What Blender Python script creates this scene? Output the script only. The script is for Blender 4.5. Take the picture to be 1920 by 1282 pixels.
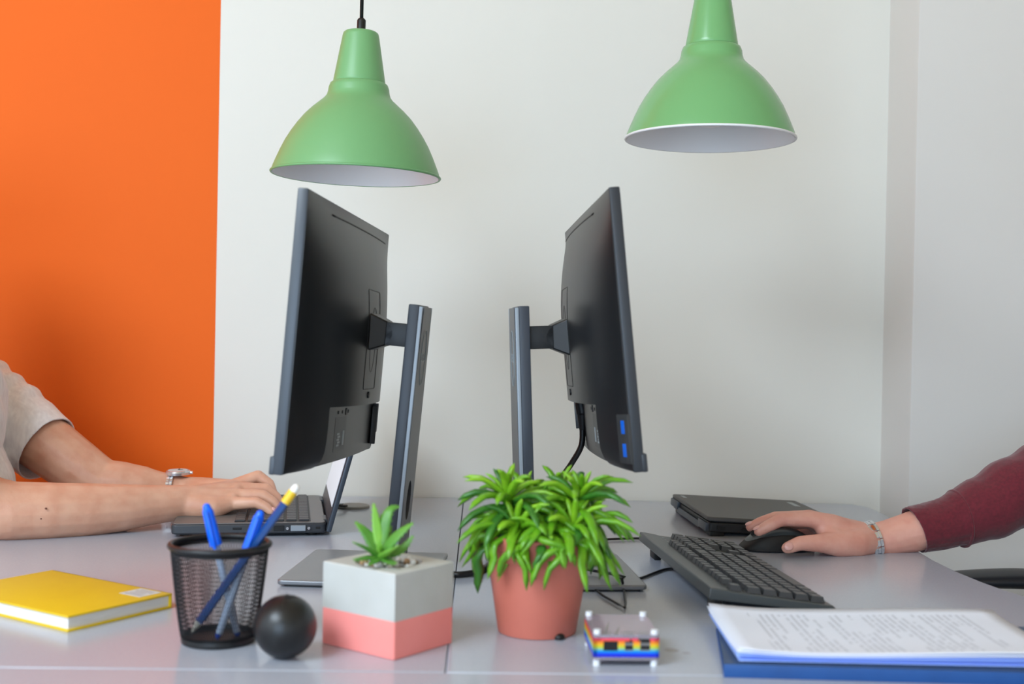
import bpy, bmesh, math, random
import numpy as np
from mathutils import Matrix, Vector, Euler

for _o in list(bpy.data.objects):
    bpy.data.objects.remove(_o)
SC = bpy.context.scene
COL = SC.collection
R = math.radians
PI = math.pi
random.seed(7)

# ------------------------------------------------------------------ camera, world, light, exposure
cam_data = bpy.data.cameras.new('camera')
cam = bpy.data.objects.new('camera', cam_data)
COL.objects.link(cam)
cam.matrix_world = Matrix(((0.999484, -0.018985, -0.025925, 0.0000), (-0.025768, 0.008441, -0.999632, 0.0000), (0.019197, 0.999784, 0.007948, 1.0500), (0, 0, 0, 1)))
cam_data.lens = 42.1875
cam_data.sensor_width = 36
cam_data.sensor_fit = 'HORIZONTAL'
cam_data.clip_start = 0.02
cam_data.dof.use_dof = True
cam_data.dof.focus_distance = 1.75
cam_data.dof.aperture_fstop = 4.5
SC.camera = cam

world = bpy.data.worlds.new('world')
SC.world = world
world.use_nodes = True
world.node_tree.nodes['Background'].inputs[0].default_value = (0.75, 0.86, 1.0, 1)
world.node_tree.nodes['Background'].inputs[1].default_value = 1.0

def area(name, loc, target, sx, sy, power, color):
    l = bpy.data.lights.new(name, 'AREA')
    l.shape = 'RECTANGLE'; l.size = sx; l.size_y = sy
    l.energy = power; l.color = color
    o = bpy.data.objects.new(name, l); COL.objects.link(o)
    o.location = loc
    o.rotation_euler = (Vector(target) - Vector(loc)).to_track_quat('-Z', 'Y').to_euler()
    return o
# daylight through the three windows of the room (one behind the camera on the left, one on the right, one in the left wall)
area('daylight_window_a', (-1.35, -2.93, 1.25), (-1.25, 0, 1.20), 2.6, 2.0, 76, (0.57, 0.765, 1.0))
area('daylight_window_b', (2.05, -2.93, 1.25), (2.0, 0, 1.22), 1.2, 2.0, 5, (0.9, 0.95, 1.0))
area('daylight_window_c', (-2.93, 0.2, 1.25), (0, 0.2, 1.22), 1.6, 2.0, 6, (0.85, 0.92, 1.0))
# added ceiling light, no such source known; lifts the lower wall and desk
area('added_ceiling_fill', (-1.85, -0.9, 2.82), (-1.85, -0.9, 0), 1.5, 1.9, 150, (0.715, 0.857, 1.0))
SC.view_settings.view_transform = 'Standard'
SC.view_settings.look = 'None'
SC.view_settings.gamma = 1.0
SC.view_settings.use_curve_mapping = False
SC.view_settings.exposure = 0.02
SC.cycles.use_denoising = True
SC.cycles.max_bounces = 8
SC.cycles.diffuse_bounces = 5
SC.cycles.sample_clamp_indirect = 6.0

# ------------------------------------------------------------------ materials
def lin(c):
    c = c / 255.0
    return c / 12.92 if c <= 0.04045 else ((c + 0.055) / 1.055) ** 2.4
def rgb(c):
    return (lin(c[0]), lin(c[1]), lin(c[2]), 1.0)

def pm(name, col, rough=0.5, metal=0.0, spec=0.5, var=None, bump=None, coat=0.0, sss=0.0, sheen=0.0, trans=0.0, emit=None, alpha=1.0):
    """procedural principled material; col in sRGB 0-255; var=(scale, second colour, stretch); bump=(scale, strength, distance)"""
    m = bpy.data.materials.new(name)
    m.use_nodes = True
    nt = m.node_tree; N = nt.nodes; L = nt.links
    b = N['Principled BSDF']
    b.inputs['Base Color'].default_value = rgb(col)
    b.inputs['Roughness'].default_value = rough
    b.inputs['Metallic'].default_value = metal
    b.inputs['Specular IOR Level'].default_value = spec
    b.inputs['Coat Weight'].default_value = coat
    b.inputs['Transmission Weight'].default_value = trans
    b.inputs['Alpha'].default_value = alpha
    if sss:
        b.inputs['Subsurface Weight'].default_value = sss
        b.inputs['Subsurface Radius'].default_value = (1.0, 0.35, 0.2)
        b.inputs['Subsurface Scale'].default_value = 0.006
    if sheen:
        b.inputs['Sheen Weight'].default_value = sheen
    if emit:
        b.inputs['Emission Color'].default_value = rgb(emit[0])
        b.inputs['Emission Strength'].default_value = emit[1]
    tc = N.new('ShaderNodeTexCoord')
    if var:
        mp = N.new('ShaderNodeMapping')
        mp.inputs['Scale'].default_value = var[2] if len(var) > 2 else (1, 1, 1)
        L.new(tc.outputs['Object'], mp.inputs[0])
        n = N.new('ShaderNodeTexNoise'); n.inputs['Scale'].default_value = var[0]
        n.inputs['Detail'].default_value = 4
        L.new(mp.outputs[0], n.inputs['Vector'])
        r = N.new('ShaderNodeValToRGB')
        r.color_ramp.elements[0].position = 0.3; r.color_ramp.elements[1].position = 0.7
        r.color_ramp.elements[0].color = rgb(col); r.color_ramp.elements[1].color = rgb(var[1])
        L.new(n.outputs['Fac'], r.inputs[0]); L.new(r.outputs[0], b.inputs['Base Color'])
    if bump:
        n2 = N.new('ShaderNodeTexNoise'); n2.inputs['Scale'].default_value = bump[0]
        n2.inputs['Detail'].default_value = 5
        L.new(tc.outputs['Object'], n2.inputs['Vector'])
        bp = N.new('ShaderNodeBump'); bp.inputs['Strength'].default_value = bump[1]
        bp.inputs['Distance'].default_value = bump[2] if len(bump) > 2 else 0.001
        L.new(n2.outputs['Fac'], bp.inputs['Height']); L.new(bp.outputs[0], b.inputs['Normal'])
    return m

M = dict(
    wall=pm('white_wall_paint', (229, 226, 217), 0.7, var=(1.3, (226, 223, 214)), bump=(180, 0.12, 0.0006)),
    wall2=pm('pale_grey_wall_paint', (222, 218, 212), 0.7, var=(1.3, (219, 215, 209)), bump=(180, 0.12, 0.0006)),
    orange=pm('orange_wall_paint', (240, 106, 24), 0.62, spec=0.2, var=(1.1, (237, 102, 22)), bump=(180, 0.12, 0.0006)),
    ceiling=pm('ceiling_paint', (216, 192, 150), 0.8),
    floor=pm('grey_floor', (216, 212, 206), 0.5, var=(6, (206, 202, 196))),
    skirting=pm('skirting_paint', (225, 225, 222), 0.5),
    frame=pm('window_frame_white', (235, 235, 235), 0.4),
    glass=pm('window_glass', (245, 250, 250), 0.02, trans=1.0),
    desk=pm('grey_melamine', (179, 185, 197), 0.20, var=(420, (173, 179, 192)), bump=(700, 0.05, 0.0002)),
    deskedge=pm('grey_edge_band', (120, 120, 126), 0.45),
    metalgrey=pm('grey_leg_metal', (140, 142, 146), 0.4, metal=0.6),
    green=pm('green_enamel_gloss', (116, 174, 112), 0.22, var=(3, (113, 170, 110))),
    greensatin=pm('green_enamel_satin', (116, 170, 112), 0.38, var=(3, (113, 166, 110))),
    white_in=pm('white_enamel', (246, 246, 247), 0.35),
    blackplastic=pm('black_plastic', (20, 21, 23), 0.42, bump=(900, 0.08, 0.0002)),
    black=pm('plain_black', (10, 10, 11), 0.5),
    blackgloss=pm('black_gloss_screen', (8, 8, 10), 0.12),
    monback=pm('charcoal_textured_plastic', (26, 27, 29), 0.36, bump=(1500, 0.12, 0.0002)),
    monplate=pm('port_panel_plastic', (52, 53, 54), 0.42, bump=(1500, 0.08, 0.0002)),
    monrim=pm('window_lit_rim_plastic', (62, 68, 76), 0.33),  # left monitor's rim: window light on the near edge put into the colour
    monrim_unlit=pm('unlit_rim_plastic', (42, 45, 50), 0.4),  # right monitor's rim: same plastic, coloured darker where the window light misses it
    stand=pm('stand_grey', (84, 86, 90), 0.36, metal=0.25, bump=(1200, 0.05, 0.0002)),
    standlight=pm('stand_bright_edge', (150, 158, 166), 0.35, metal=0.15),
    standdark=pm('stand_dark_side', (52, 57, 66), 0.4),
    baseplate=pm('brushed_base_grey', (128, 130, 134), 0.3, metal=0.5, var=(60, (120, 122, 127), (1, 12, 1))),
    mark=pm('silver_print', (150, 160, 165), 0.4),
    label=pm('white_label', (200, 205, 205), 0.6),
    usb=pm('usb_blue_plastic', (10, 96, 205), 0.35),
    silver=pm('silver_metal', (200, 202, 206), 0.25, metal=1.0),
    steel=pm('steel_links', (212, 214, 218), 0.22, metal=0.75),
    copper=pm('copper_inlay', (222, 140, 100), 0.28, metal=1.0),
    laptopgrey=pm('laptop_grey_deck', (110, 108, 107), 0.42, var=(90, (104, 102, 101), (1, 8, 1)), metal=0.2),
    laptopdark=pm('laptop_dark_plastic', (50, 53, 58), 0.42, bump=(900, 0.06, 0.0002)),
    laptoplid=pm('laptop_lid_back', (60, 68, 78), 0.35, metal=0.2),
    closedlid=pm('closed_lid_rubber', (80, 80, 79), 0.5, bump=(1200, 0.08, 0.0002)),
    closedbase=pm('closed_base_plastic', (24, 24, 25), 0.45),
    key=pm('laptop_key', (60, 60, 62), 0.45),
    keytop=pm('keyboard_key', (52, 53, 55), 0.38, bump=(1200, 0.06, 0.0002)),
    kbbody=pm('keyboard_body', (70, 74, 75), 0.36, bump=(1200, 0.08, 0.0002)),
    legend=pm('key_legend_print', (150, 152, 150), 0.5),
    screen=pm('lit_laptop_screen', (215, 222, 230), 0.3, emit=((214, 222, 232), 0.25)),
    mouseside=pm('mouse_rubber', (12, 12, 13), 0.6),
    mousetop=pm('mouse_top_plastic', (58, 66, 68), 0.3),
    cable=pm('black_cable_rubber', (14, 14, 15), 0.45),
    yellow=pm('yellow_book_cloth', (226, 190, 22), 0.5, var=(30, (222, 185, 20)), bump=(900, 0.1, 0.0002)),
    pages=pm('page_edges', (238, 236, 232), 0.7, var=(40, (222, 220, 216), (1, 1, 60))),
    meshmetal=pm('black_mesh_metal', (30, 30, 33), 0.4, metal=0.3),
    penblue=pm('pen_cap_blue', (0, 102, 246), 0.3),
    penbarrel=pm('pen_clear_barrel', (188, 206, 232), 0.15, trans=0.25),
    pennib=pm('pen_nib_blue', (24, 70, 170), 0.35),
    pencil=pm('navy_pencil_lacquer', (22, 68, 132), 0.3),
    ferrule=pm('yellow_ferrule', (240, 196, 40), 0.35),
    eraser=pm('white_eraser', (245, 242, 236), 0.7),
    wood=pm('sharpened_wood', (205, 200, 185), 0.6),
    ball=pm('black_rubber_ball', (20, 22, 24), 0.34, var=(25, (26, 27, 29)), bump=(420, 0.08, 0.0005)),
    concrete=pm('cast_concrete', (198, 198, 193), 0.8, var=(14, (184, 184, 177)), bump=(120, 0.35, 0.001)),
    coral=pm('coral_paint', (252, 150, 143), 0.6, var=(18, (247, 143, 135)), bump=(120, 0.18, 0.0008)),
    pebble=pm('pale_pebble', (232, 230, 226), 0.7),
    pebble2=pm('brown_pebble', (176, 140, 104), 0.7),
    soil=pm('dark_soil', (46, 36, 28), 0.9, bump=(160, 0.8, 0.003)),
    aloe=pm('succulent_green', (98, 158, 52), 0.42, var=(40, (70, 128, 48)), sss=0.1),
    aloepale=pm('succulent_heart_green', (132, 188, 66), 0.42, var=(40, (110, 170, 58)), sss=0.1),
    terracotta=pm('terracotta_plastic', (206, 116, 98), 0.42, var=(14, (198, 110, 93)), bump=(500, 0.05, 0.0003)),
    leaf=pm('leaf_green', (112, 168, 28), 0.3, var=(60, (84, 146, 26)), sss=0.1),
    leafpale=pm('leaf_green_pale', (142, 190, 40), 0.3, var=(60, (112, 172, 32)), sss=0.1),
    leafdark=pm('leaf_green_dark', (62, 124, 34), 0.3, var=(60, (48, 102, 34)), sss=0.1),
    stem=pm('leaf_stem', (96, 120, 40), 0.5),
    acrylic=pm('clear_acrylic', (236, 226, 240), 0.08, trans=0.72),
    nylon=pm('white_nylon_screw', (235, 238, 242), 0.4),
    pcb=pm('circuit_green', (30, 90, 60), 0.5),
    portsteel=pm('port_steel', (150, 150, 150), 0.3, metal=0.8),
    folder=pm('blue_folder_card', (32, 84, 152), 0.45, var=(30, (28, 76, 140)), bump=(500, 0.08, 0.0002)),
    foldergloss=pm('folder_top_gloss_tint', (54, 78, 110), 0.5, var=(30, (50, 73, 104)), bump=(500, 0.08, 0.0002)),  # same card as the folder; glossy shading of the top put into the colour
    bluesheet=pm('lower_sheets_blue', (158, 186, 250), 0.6),  # lower sheets of the stack, coloured pale blue
    sheet=pm('white_paper', (230, 235, 248), 0.7),
    skin=pm('skin', (222, 172, 144), 0.46, var=(38, (211, 153, 125)), bump=(300, 0.32, 0.0007), sss=0.12),
    skin2=pm('skin_pink', (228, 172, 154), 0.46, var=(38, (216, 150, 132)), bump=(300, 0.28, 0.0007), sss=0.12),
    mole=pm('mole', (120, 74, 56), 0.5),
    nail=pm('fingernail', (226, 170, 160), 0.28),
    tee=pm('heather_grey_jersey', (246, 244, 243), 0.85, var=(160, (228, 225, 225), (1, 1, 0.25)), bump=(900, 0.25, 0.0004), sheen=0.2),
    maroon=pm('maroon_knit', (112, 24, 40), 0.85, var=(220, (92, 18, 32)), bump=(900, 0.3, 0.0005), sheen=0.3),
    denim=pm('dark_denim', (44, 54, 78), 0.85, bump=(600, 0.25, 0.0005)),
    hair=pm('dark_brown_hair', (44, 30, 22), 0.55, bump=(220, 0.6, 0.002)),
    eyewhite=pm('eye', (232, 228, 222), 0.2),
    lips=pm('lips', (190, 112, 102), 0.4),
    shoe=pm('dark_shoe', (36, 36, 40), 0.6),
    chair=pm('black_chair_fabric', (24, 24, 26), 0.8, bump=(700, 0.3, 0.0005)),
    chairplastic=pm('black_chair_plastic', (34, 36, 40), 0.4),
    grommet=pm('grommet_plastic', (152, 150, 144), 0.5),
)

def add_stains(m, spots):
    """dried brownish ring stains at fixed spots of the desk surface (Position is in metres)"""
    nt = m.node_tree; N = nt.nodes; L = nt.links; b = N['Principled BSDF']
    src = b.inputs['Base Color'].links[0].from_socket
    geo = N.new('ShaderNodeNewGeometry'); nz = N.new('ShaderNodeTexNoise'); nz.inputs['Scale'].default_value = 90; L.new(geo.outputs['Position'], nz.inputs['Vector'])
    for x, y, r, amt in spots:
        d = N.new('ShaderNodeVectorMath'); d.operation = 'DISTANCE'; d.inputs[1].default_value = (x, y, 0.74); L.new(geo.outputs['Position'], d.inputs[0])
        w = N.new('ShaderNodeMath'); w.operation = 'MULTIPLY_ADD'; L.new(nz.outputs['Fac'], w.inputs[0]); w.inputs[1].default_value = r * 0.9; L.new(d.outputs['Value'], w.inputs[2])
        mr = N.new('ShaderNodeMapRange'); mr.inputs['From Min'].default_value = r * 1.35; mr.inputs['From Max'].default_value = r * 0.95; mr.inputs['To Max'].default_value = amt; L.new(w.outputs[0], mr.inputs['Value'])
        mx = N.new('ShaderNodeMix'); mx.data_type = 'RGBA'; L.new(mr.outputs[0], mx.inputs[0]); L.new(src, mx.inputs[6]); mx.inputs[7].default_value = rgb((128, 116, 98)); src = mx.outputs[2]
    L.new(src, b.inputs['Base Color'])
add_stains(M['desk'], [(0.1935, 1.176, 0.010, 0.55), (0.1855, 1.236, 0.008, 0.45), (0.206, 1.166, 0.006, 0.3)])

def rainbow_material(z0, z1):
    m = bpy.data.materials.new('rainbow_acrylic_layers'); m.use_nodes = True
    nt = m.node_tree; N = nt.nodes; L = nt.links; b = N['Principled BSDF']
    b.inputs['Roughness'].default_value = 0.2
    tc = N.new('ShaderNodeTexCoord'); sx = N.new('ShaderNodeSeparateXYZ'); L.new(tc.outputs['Object'], sx.inputs[0])
    mr = N.new('ShaderNodeMapRange'); mr.inputs['From Min'].default_value = z0; mr.inputs['From Max'].default_value = z1
    L.new(sx.outputs['Z'], mr.inputs['Value'])
    cr = N.new('ShaderNodeValToRGB'); e = cr.color_ramp.elements
    stops = [(0.0, (40, 40, 190)), (0.18, (10, 60, 240)), (0.34, (20, 170, 220)), (0.5, (190, 215, 60)), (0.66, (250, 190, 40)), (0.82, (250, 110, 50)), (1.0, (230, 50, 120))]
    e[0].position = 0; e[0].color = rgb(stops[0][1]); e[1].position = 1; e[1].color = rgb(stops[-1][1])
    for p, c in stops[1:-1]:
        k = e.new(p); k.color = rgb(c)
    L.new(mr.outputs[0], cr.inputs[0]); L.new(cr.outputs[0], b.inputs['Base Color'])
    return m

def printed_paper_material():
    """white paper with rows of unreadable grey print; rows run along local X, stacked along local Y"""
    m = bpy.data.materials.new('printed_paper'); m.use_nodes = True
    nt = m.node_tree; N = nt.nodes; L = nt.links; b = N['Principled BSDF']
    b.inputs['Roughness'].default_value = 0.7
    tc = N.new('ShaderNodeTexCoord'); sx = N.new('ShaderNodeSeparateXYZ'); L.new(tc.outputs['Object'], sx.inputs[0])
    def math_(op, a, bb=None):
        n = N.new('ShaderNodeMath'); n.operation = op
        for i, v in enumerate((a, bb)):
            if v is None: continue
            if isinstance(v, (int, float)): n.inputs[i].default_value = v
            else: L.new(v, n.inputs[i])
        return n.outputs[0]
    row = math_('MULTIPLY', sx.outputs['Y'], 150.0)
    fr = math_('FRACT', row); rid = math_('FLOOR', row)
    line = math_('LESS_THAN', fr, 0.45)
    cx = N.new('ShaderNodeCombineXYZ')
    L.new(math_('MULTIPLY', sx.outputs['X'], 130.0), cx.inputs[0]); L.new(math_('MULTIPLY', rid, 7.3), cx.inputs[1])
    n1 = N.new('ShaderNodeTexNoise'); n1.inputs['Scale'].default_value = 1.0; L.new(cx.outputs[0], n1.inputs['Vector'])
    word = math_('GREATER_THAN', n1.outputs['Fac'], 0.42)
    cx2 = N.new('ShaderNodeCombineXYZ'); L.new(math_('MULTIPLY', rid, 0.37), cx2.inputs[0]); L.new(math_('MULTIPLY', sx.outputs['X'], 8.0), cx2.inputs[1])
    n2 = N.new('ShaderNodeTexNoise'); n2.inputs['Scale'].default_value = 1.0; L.new(cx2.outputs[0], n2.inputs['Vector'])
    para = math_('GREATER_THAN', n2.outputs['Fac'], 0.47)
    ins = math_('MULTIPLY', math_('LESS_THAN', math_('ABSOLUTE', sx.outputs['X']), 0.075), math_('LESS_THAN', math_('ABSOLUTE', sx.outputs['Y']), 0.115))
    fac = math_('MULTIPLY', math_('MULTIPLY', line, word), math_('MULTIPLY', para, ins))
    mx = N.new('ShaderNodeMix'); mx.data_type = 'RGBA'
    mx.inputs[6].default_value = rgb((230, 235, 248)); mx.inputs[7].default_value = rgb((120, 124, 140))
    L.new(math_('MULTIPLY', fac, 0.32), mx.inputs[0]); L.new(mx.outputs[2], b.inputs['Base Color'])
    return m

# ------------------------------------------------------------------ mesh helpers
class G:
    def __init__(s): s.bm = bmesh.new()
    def _new(s, verts, M_=None):
        if M_ is not None: bmesh.ops.transform(s.bm, matrix=M_, verts=verts)
        return verts
    def box(s, c, size, rot=None, bevel=0.0, seg=2):
        r = bmesh.ops.create_cube(s.bm, size=1.0)['verts']
        bmesh.ops.scale(s.bm, vec=size, verts=r)
        if bevel:
            ed = list({e for v in r for e in v.link_edges})
            out = bmesh.ops.bevel(s.bm, geom=ed, offset=bevel, segments=seg, affect='EDGES', profile=0.6)
            r = list({v for f in out['faces'] for v in f.verts} | {v for v in r if v.is_valid})
        m = Matrix.Translation(c)
        if rot is not None: m = m @ (rot.to_4x4() if hasattr(rot, 'to_4x4') else rot)
        bmesh.ops.transform(s.bm, matrix=m, verts=r)
        return s
    def ball(s, c, rad, rot=None, u=20, v=12):
        r = bmesh.ops.create_uvsphere(s.bm, u_segments=u, v_segments=v, radius=1.0)['verts']
        if not hasattr(rad, '__len__'): rad = (rad,) * 3
        bmesh.ops.scale(s.bm, vec=rad, verts=r)
        m = Matrix.Translation(c)
        if rot is not None: m = m @ rot.to_4x4()
        bmesh.ops.transform(s.bm, matrix=m, verts=r)
        return s
    def seg(s, p0, r0, p1, r1, n=16):
        """rounded cone"""
        p0 = Vector(p0); p1 = Vector(p1); d = p1 - p0
        s.ball(p0, r0, u=n, v=10); s.ball(p1, r1, u=n, v=10)
        if d.length < 1e-6: return s
        r = bmesh.ops.create_cone(s.bm, cap_ends=True, segments=n, radius1=r0, radius2=r1, depth=d.length)['verts']
        q = d.to_track_quat('Z', 'Y').to_matrix().to_4x4()
        bmesh.ops.transform(s.bm, matrix=Matrix.Translation((p0 + p1) / 2) @ q, verts=r)
        return s
    def chain(s, pts):
        for (a, ra), (b, rb) in zip(pts, pts[1:]): s.seg(a, ra, b, rb)
        return s
    def cyl(s, p0, p1, r0, r1=None, n=20):
        p0 = Vector(p0); p1 = Vector(p1); d = p1 - p0
        r = bmesh.ops.create_cone(s.bm, cap_ends=True, segments=n, radius1=r0, radius2=r0 if r1 is None else r1, depth=d.length)['verts']
        q = d.to_track_quat('Z', 'Y').to_matrix().to_4x4()
        bmesh.ops.transform(s.bm, matrix=Matrix.Translation((p0 + p1) / 2) @ q, verts=r)
        return s
    def tube(s, pts, rad, n=8, closed=False):
        pts = [Vector(p) for p in pts]; k = len(pts)
        rs = rad if hasattr(rad, '__len__') else [rad] * k
        ref = Vector((0.13, 0.2, 0.97)); rings = []; prev = None
        for i, p in enumerate(pts):
            if closed: t = (pts[(i + 1) % k] - pts[i - 1])
            else: t = pts[min(i + 1, k - 1)] - pts[max(i - 1, 0)]
            t.normalize()
            if prev is None:
                a = t.cross(ref)
                if a.length < 1e-3: a = t.cross(Vector((1, 0, 0)))
            else: a = prev - t * prev.dot(t)
            a.normalize(); b = t.cross(a); prev = a
            rings.append([s.bm.verts.new(p + (a * math.cos(2 * PI * j / n) + b * math.sin(2 * PI * j / n)) * rs[i]) for j in range(n)])
        for i in range(k if closed else k - 1):
            A, B = rings[i], rings[(i + 1) % k]
            for j in range(n):
                s.bm.faces.new((A[j], A[(j + 1) % n], B[(j + 1) % n], B[j]))
        if not closed:
            s.bm.faces.new(list(reversed(rings[0]))); s.bm.faces.new(rings[-1])
        return s
    def lathe(s, prof, n=48, c=(0, 0, 0), caps=(True, True)):
        c = Vector(c); rings = []
        for r, z in prof:
            rings.append([s.bm.verts.new(c + Vector((r * math.cos(2 * PI * j / n), r * math.sin(2 * PI * j / n), z))) for j in range(n)])
        for A, B in zip(rings, rings[1:]):
            for j in range(n): s.bm.faces.new((A[j], A[(j + 1) % n], B[(j + 1) % n], B[j]))
        if caps[0]: s.bm.faces.new(list(reversed(rings[0])))
        if caps[1]: s.bm.faces.new(rings[-1])
        return s
    def prism(s, poly, z0, z1):
        a = [s.bm.verts.new((x, y, z0)) for x, y in poly]; b = [s.bm.verts.new((x, y, z1)) for x, y in poly]
        n = len(poly)
        s.bm.faces.new(list(reversed(a))); s.bm.faces.new(b)
        for i in range(n): s.bm.faces.new((a[i], a[(i + 1) % n], b[(i + 1) % n], b[i]))
        return s
    def xf(s, m):
        bmesh.ops.transform(s.bm, matrix=m, verts=s.bm.verts[:]); return s
    def grid(s, fn, nu, nv):
        V = [[s.bm.verts.new(fn(i / nu, j / nv)) for j in range(nv + 1)] for i in range(nu + 1)]
        for i in range(nu):
            for j in range(nv): s.bm.faces.new((V[i][j], V[i + 1][j], V[i + 1][j + 1], V[i][j + 1]))
        return s

WM = {}
def thing(name, label, cat, loc=(0, 0, 0), rotz=0.0, group=None):
    o = bpy.data.objects.new(name, None); COL.objects.link(o)
    o.location = loc; o.rotation_euler = (0, 0, rotz)
    o.empty_display_size = 0.02
    o['label'] = label; o['category'] = cat
    if group: o['group'] = group
    WM[o.name] = Matrix.Translation(loc) @ Matrix.Rotation(rotz, 4, 'Z')
    return o
def tag(o, label, cat, group=None):
    o['label'] = label; o['category'] = cat
    if group: o['group'] = group
    return o
def fin(me, smooth):
    if smooth is not None:
        for p in me.polygons: p.use_smooth = True
        if smooth < 180: me.set_sharp_from_angle(angle=R(smooth))
def obj(name, g, mat, parent=None, smooth=35, world=False, bevel=None, kind=None, label=None):
    if isinstance(g, G):
        bmesh.ops.recalc_face_normals(g.bm, faces=g.bm.faces[:])
        me = bpy.data.meshes.new(name); g.bm.to_mesh(me); g.bm.free()
    else: me = g
    if world and parent is not None: me.transform(WM[parent.name].inverted())
    me.materials.clear()
    for m_ in (mat if isinstance(mat, (list, tuple)) else [mat]): me.materials.append(m_)
    fin(me, smooth)
    o = bpy.data.objects.new(name, me); COL.objects.link(o)
    if parent is not None:
        o.parent = parent; WM[o.name] = WM[parent.name]
    else: WM[o.name] = Matrix.Identity(4)
    if bevel:
        b = o.modifiers.new('bevel', 'BEVEL'); b.width = bevel; b.segments = 2; b.limit_method = 'ANGLE'; b.angle_limit = R(40)
    if kind: o['kind'] = kind
    if label: o['label'] = label
    return o
def place(name, me, mat_world_local, parent, mat=None):
    """another part that shares mesh data"""
    o = bpy.data.objects.new(name, me); COL.objects.link(o)
    o.parent = parent; o.matrix_basis = mat_world_local
    WM[o.name] = WM[parent.name] @ mat_world_local
    return o
def struct(name, g, mat, smooth=None):
    o = obj(name, g, mat, None, smooth); o['kind'] = 'structure'; return o
def baked(g, voxel, it=6, fac=0.5):
    """fuse overlapping closed shapes into one continuous smooth surface"""
    me = bpy.data.meshes.new('tmp'); bmesh.ops.recalc_face_normals(g.bm, faces=g.bm.faces[:]); g.bm.to_mesh(me); g.bm.free()
    o = bpy.data.objects.new('tmp', me); COL.objects.link(o)
    r = o.modifiers.new('r', 'REMESH'); r.mode = 'VOXEL'; r.voxel_size = voxel
    if it:
        sm = o.modifiers.new('s', 'SMOOTH'); sm.factor = fac; sm.iterations = it
    dg = bpy.context.evaluated_depsgraph_get()
    out = bpy.data.meshes.new_from_object(o.evaluated_get(dg))
    bpy.data.objects.remove(o); bpy.data.meshes.remove(me)
    return out
def coords(me):
    a = np.empty(len(me.vertices) * 3, dtype=np.float64); me.vertices.foreach_get('co', a); return a.reshape(-1, 3)
def normals(me):
    a = np.empty(len(me.vertices) * 3, dtype=np.float64); me.vertices.foreach_get('normal', a); return a.reshape(-1, 3)
def setco(me, a):
    me.vertices.foreach_set('co', a.ravel()); me.update()
def smooth_path(pts, n=8):
    """Catmull-Rom through the points"""
    P = [Vector(p) for p in pts]; out = []
    for i in range(len(P) - 1):
        p0 = P[max(i - 1, 0)]; p1 = P[i]; p2 = P[i + 1]; p3 = P[min(i + 2, len(P) - 1)]
        for k in range(n):
            t = k / n
            out.append(0.5 * ((2 * p1) + (p2 - p0) * t + (2 * p0 - 5 * p1 + 4 * p2 - p3) * t * t + (3 * p1 - p0 - 3 * p2 + p3) * t ** 3))
    out.append(P[-1]); return out
def rounded_rect(hx, hy, r, n=5):
    out = []
    for sx, sy, a0 in ((1, 1, 0), (-1, 1, 90), (-1, -1, 180), (1, -1, 270)):
        for k in range(n + 1):
            a = R(a0 + 90 * k / n)
            out.append((sx * (hx - r) + r * math.cos(a), sy * (hy - r) + r * math.sin(a)))
    return out
def text_mesh(txt, size, depth=0.0002, align='CENTER'):
    c = bpy.data.curves.new('txt', 'FONT'); c.body = txt; c.size = size; c.extrude = depth / 2
    c.align_x = align; c.align_y = 'CENTER'; c.resolution_u = 2
    o = bpy.data.objects.new('txt', c); COL.objects.link(o)
    dg = bpy.context.evaluated_depsgraph_get()
    me = bpy.data.meshes.new_from_object(o.evaluated_get(dg))
    bpy.data.objects.remove(o); bpy.data.curves.remove(c)
    return me
def join_meshes(items):
    g = G()
    for me, mx in items:
        me.transform(mx); g.bm.from_mesh(me); bpy.data.meshes.remove(me)
    return g

DZ = 0.74          # desk top height
# ------------------------------------------------------------------ the room
YB = 2.24
g = G(); g.box((0, -0.35, -0.05), (6.2, 5.7, 0.1)); struct('floor', g, M['floor'])
g = G(); g.box((0, -0.35, 2.95), (6.2, 5.7, 0.1)); struct('ceiling', g, M['ceiling'])
g = G(); g.box(((-0.4928 + 0.757) / 2, YB + 0.1, 1.45), (0.4928 + 0.757, 0.2, 2.9)); struct('wall_back', g, M['wall'])
g = G(); g.box(((-3.0 - 0.4928) / 2, YB + 0.1, 1.45), (3.0 - 0.4928, 0.2, 2.9)); struct('wall_back_left', g, M['orange'])
g = G(); g.box(((0.757 + 3.0) / 2, 2.09 + 0.2, 1.45), (3.0 - 0.757, 0.4, 2.9), bevel=0.004); struct('wall_back_right', g, M['wall2'], 40)
g = G(); g.box((3.05, -0.35, 1.45), (0.1, 5.7, 2.9)); struct('wall_right', g, M['wall2'])
def holed_wall(name, axis, at, lo, hi, holes, mat):
    g = G(); xs = [lo]
    for a, b in holes: xs += [a, b]
    xs.append(hi)
    def bx(a, b, z0, z1):
        if axis == 'y': g.box(((a + b) / 2, at, (z0 + z1) / 2), (b - a, 0.1, z1 - z0))
        else: g.box((at, (a + b) / 2, (z0 + z1) / 2), (0.1, b - a, z1 - z0))
    for i in range(0, len(xs), 2): bx(xs[i], xs[i + 1], 0, 2.9)
    for a, b in holes: bx(a, b, 0, 0.12); bx(a, b, 2.65, 2.9)
    struct(name, g, mat)
holed_wall('wall_front', 'y', -3.05, -3.0, 3.0, [(-2.7, 0.0), (1.4, 2.7)], M['wall'])
holed_wall('wall_left', 'x', -3.05, -3.2, YB, [(-0.65, 1.05)], M['wall'])
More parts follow.
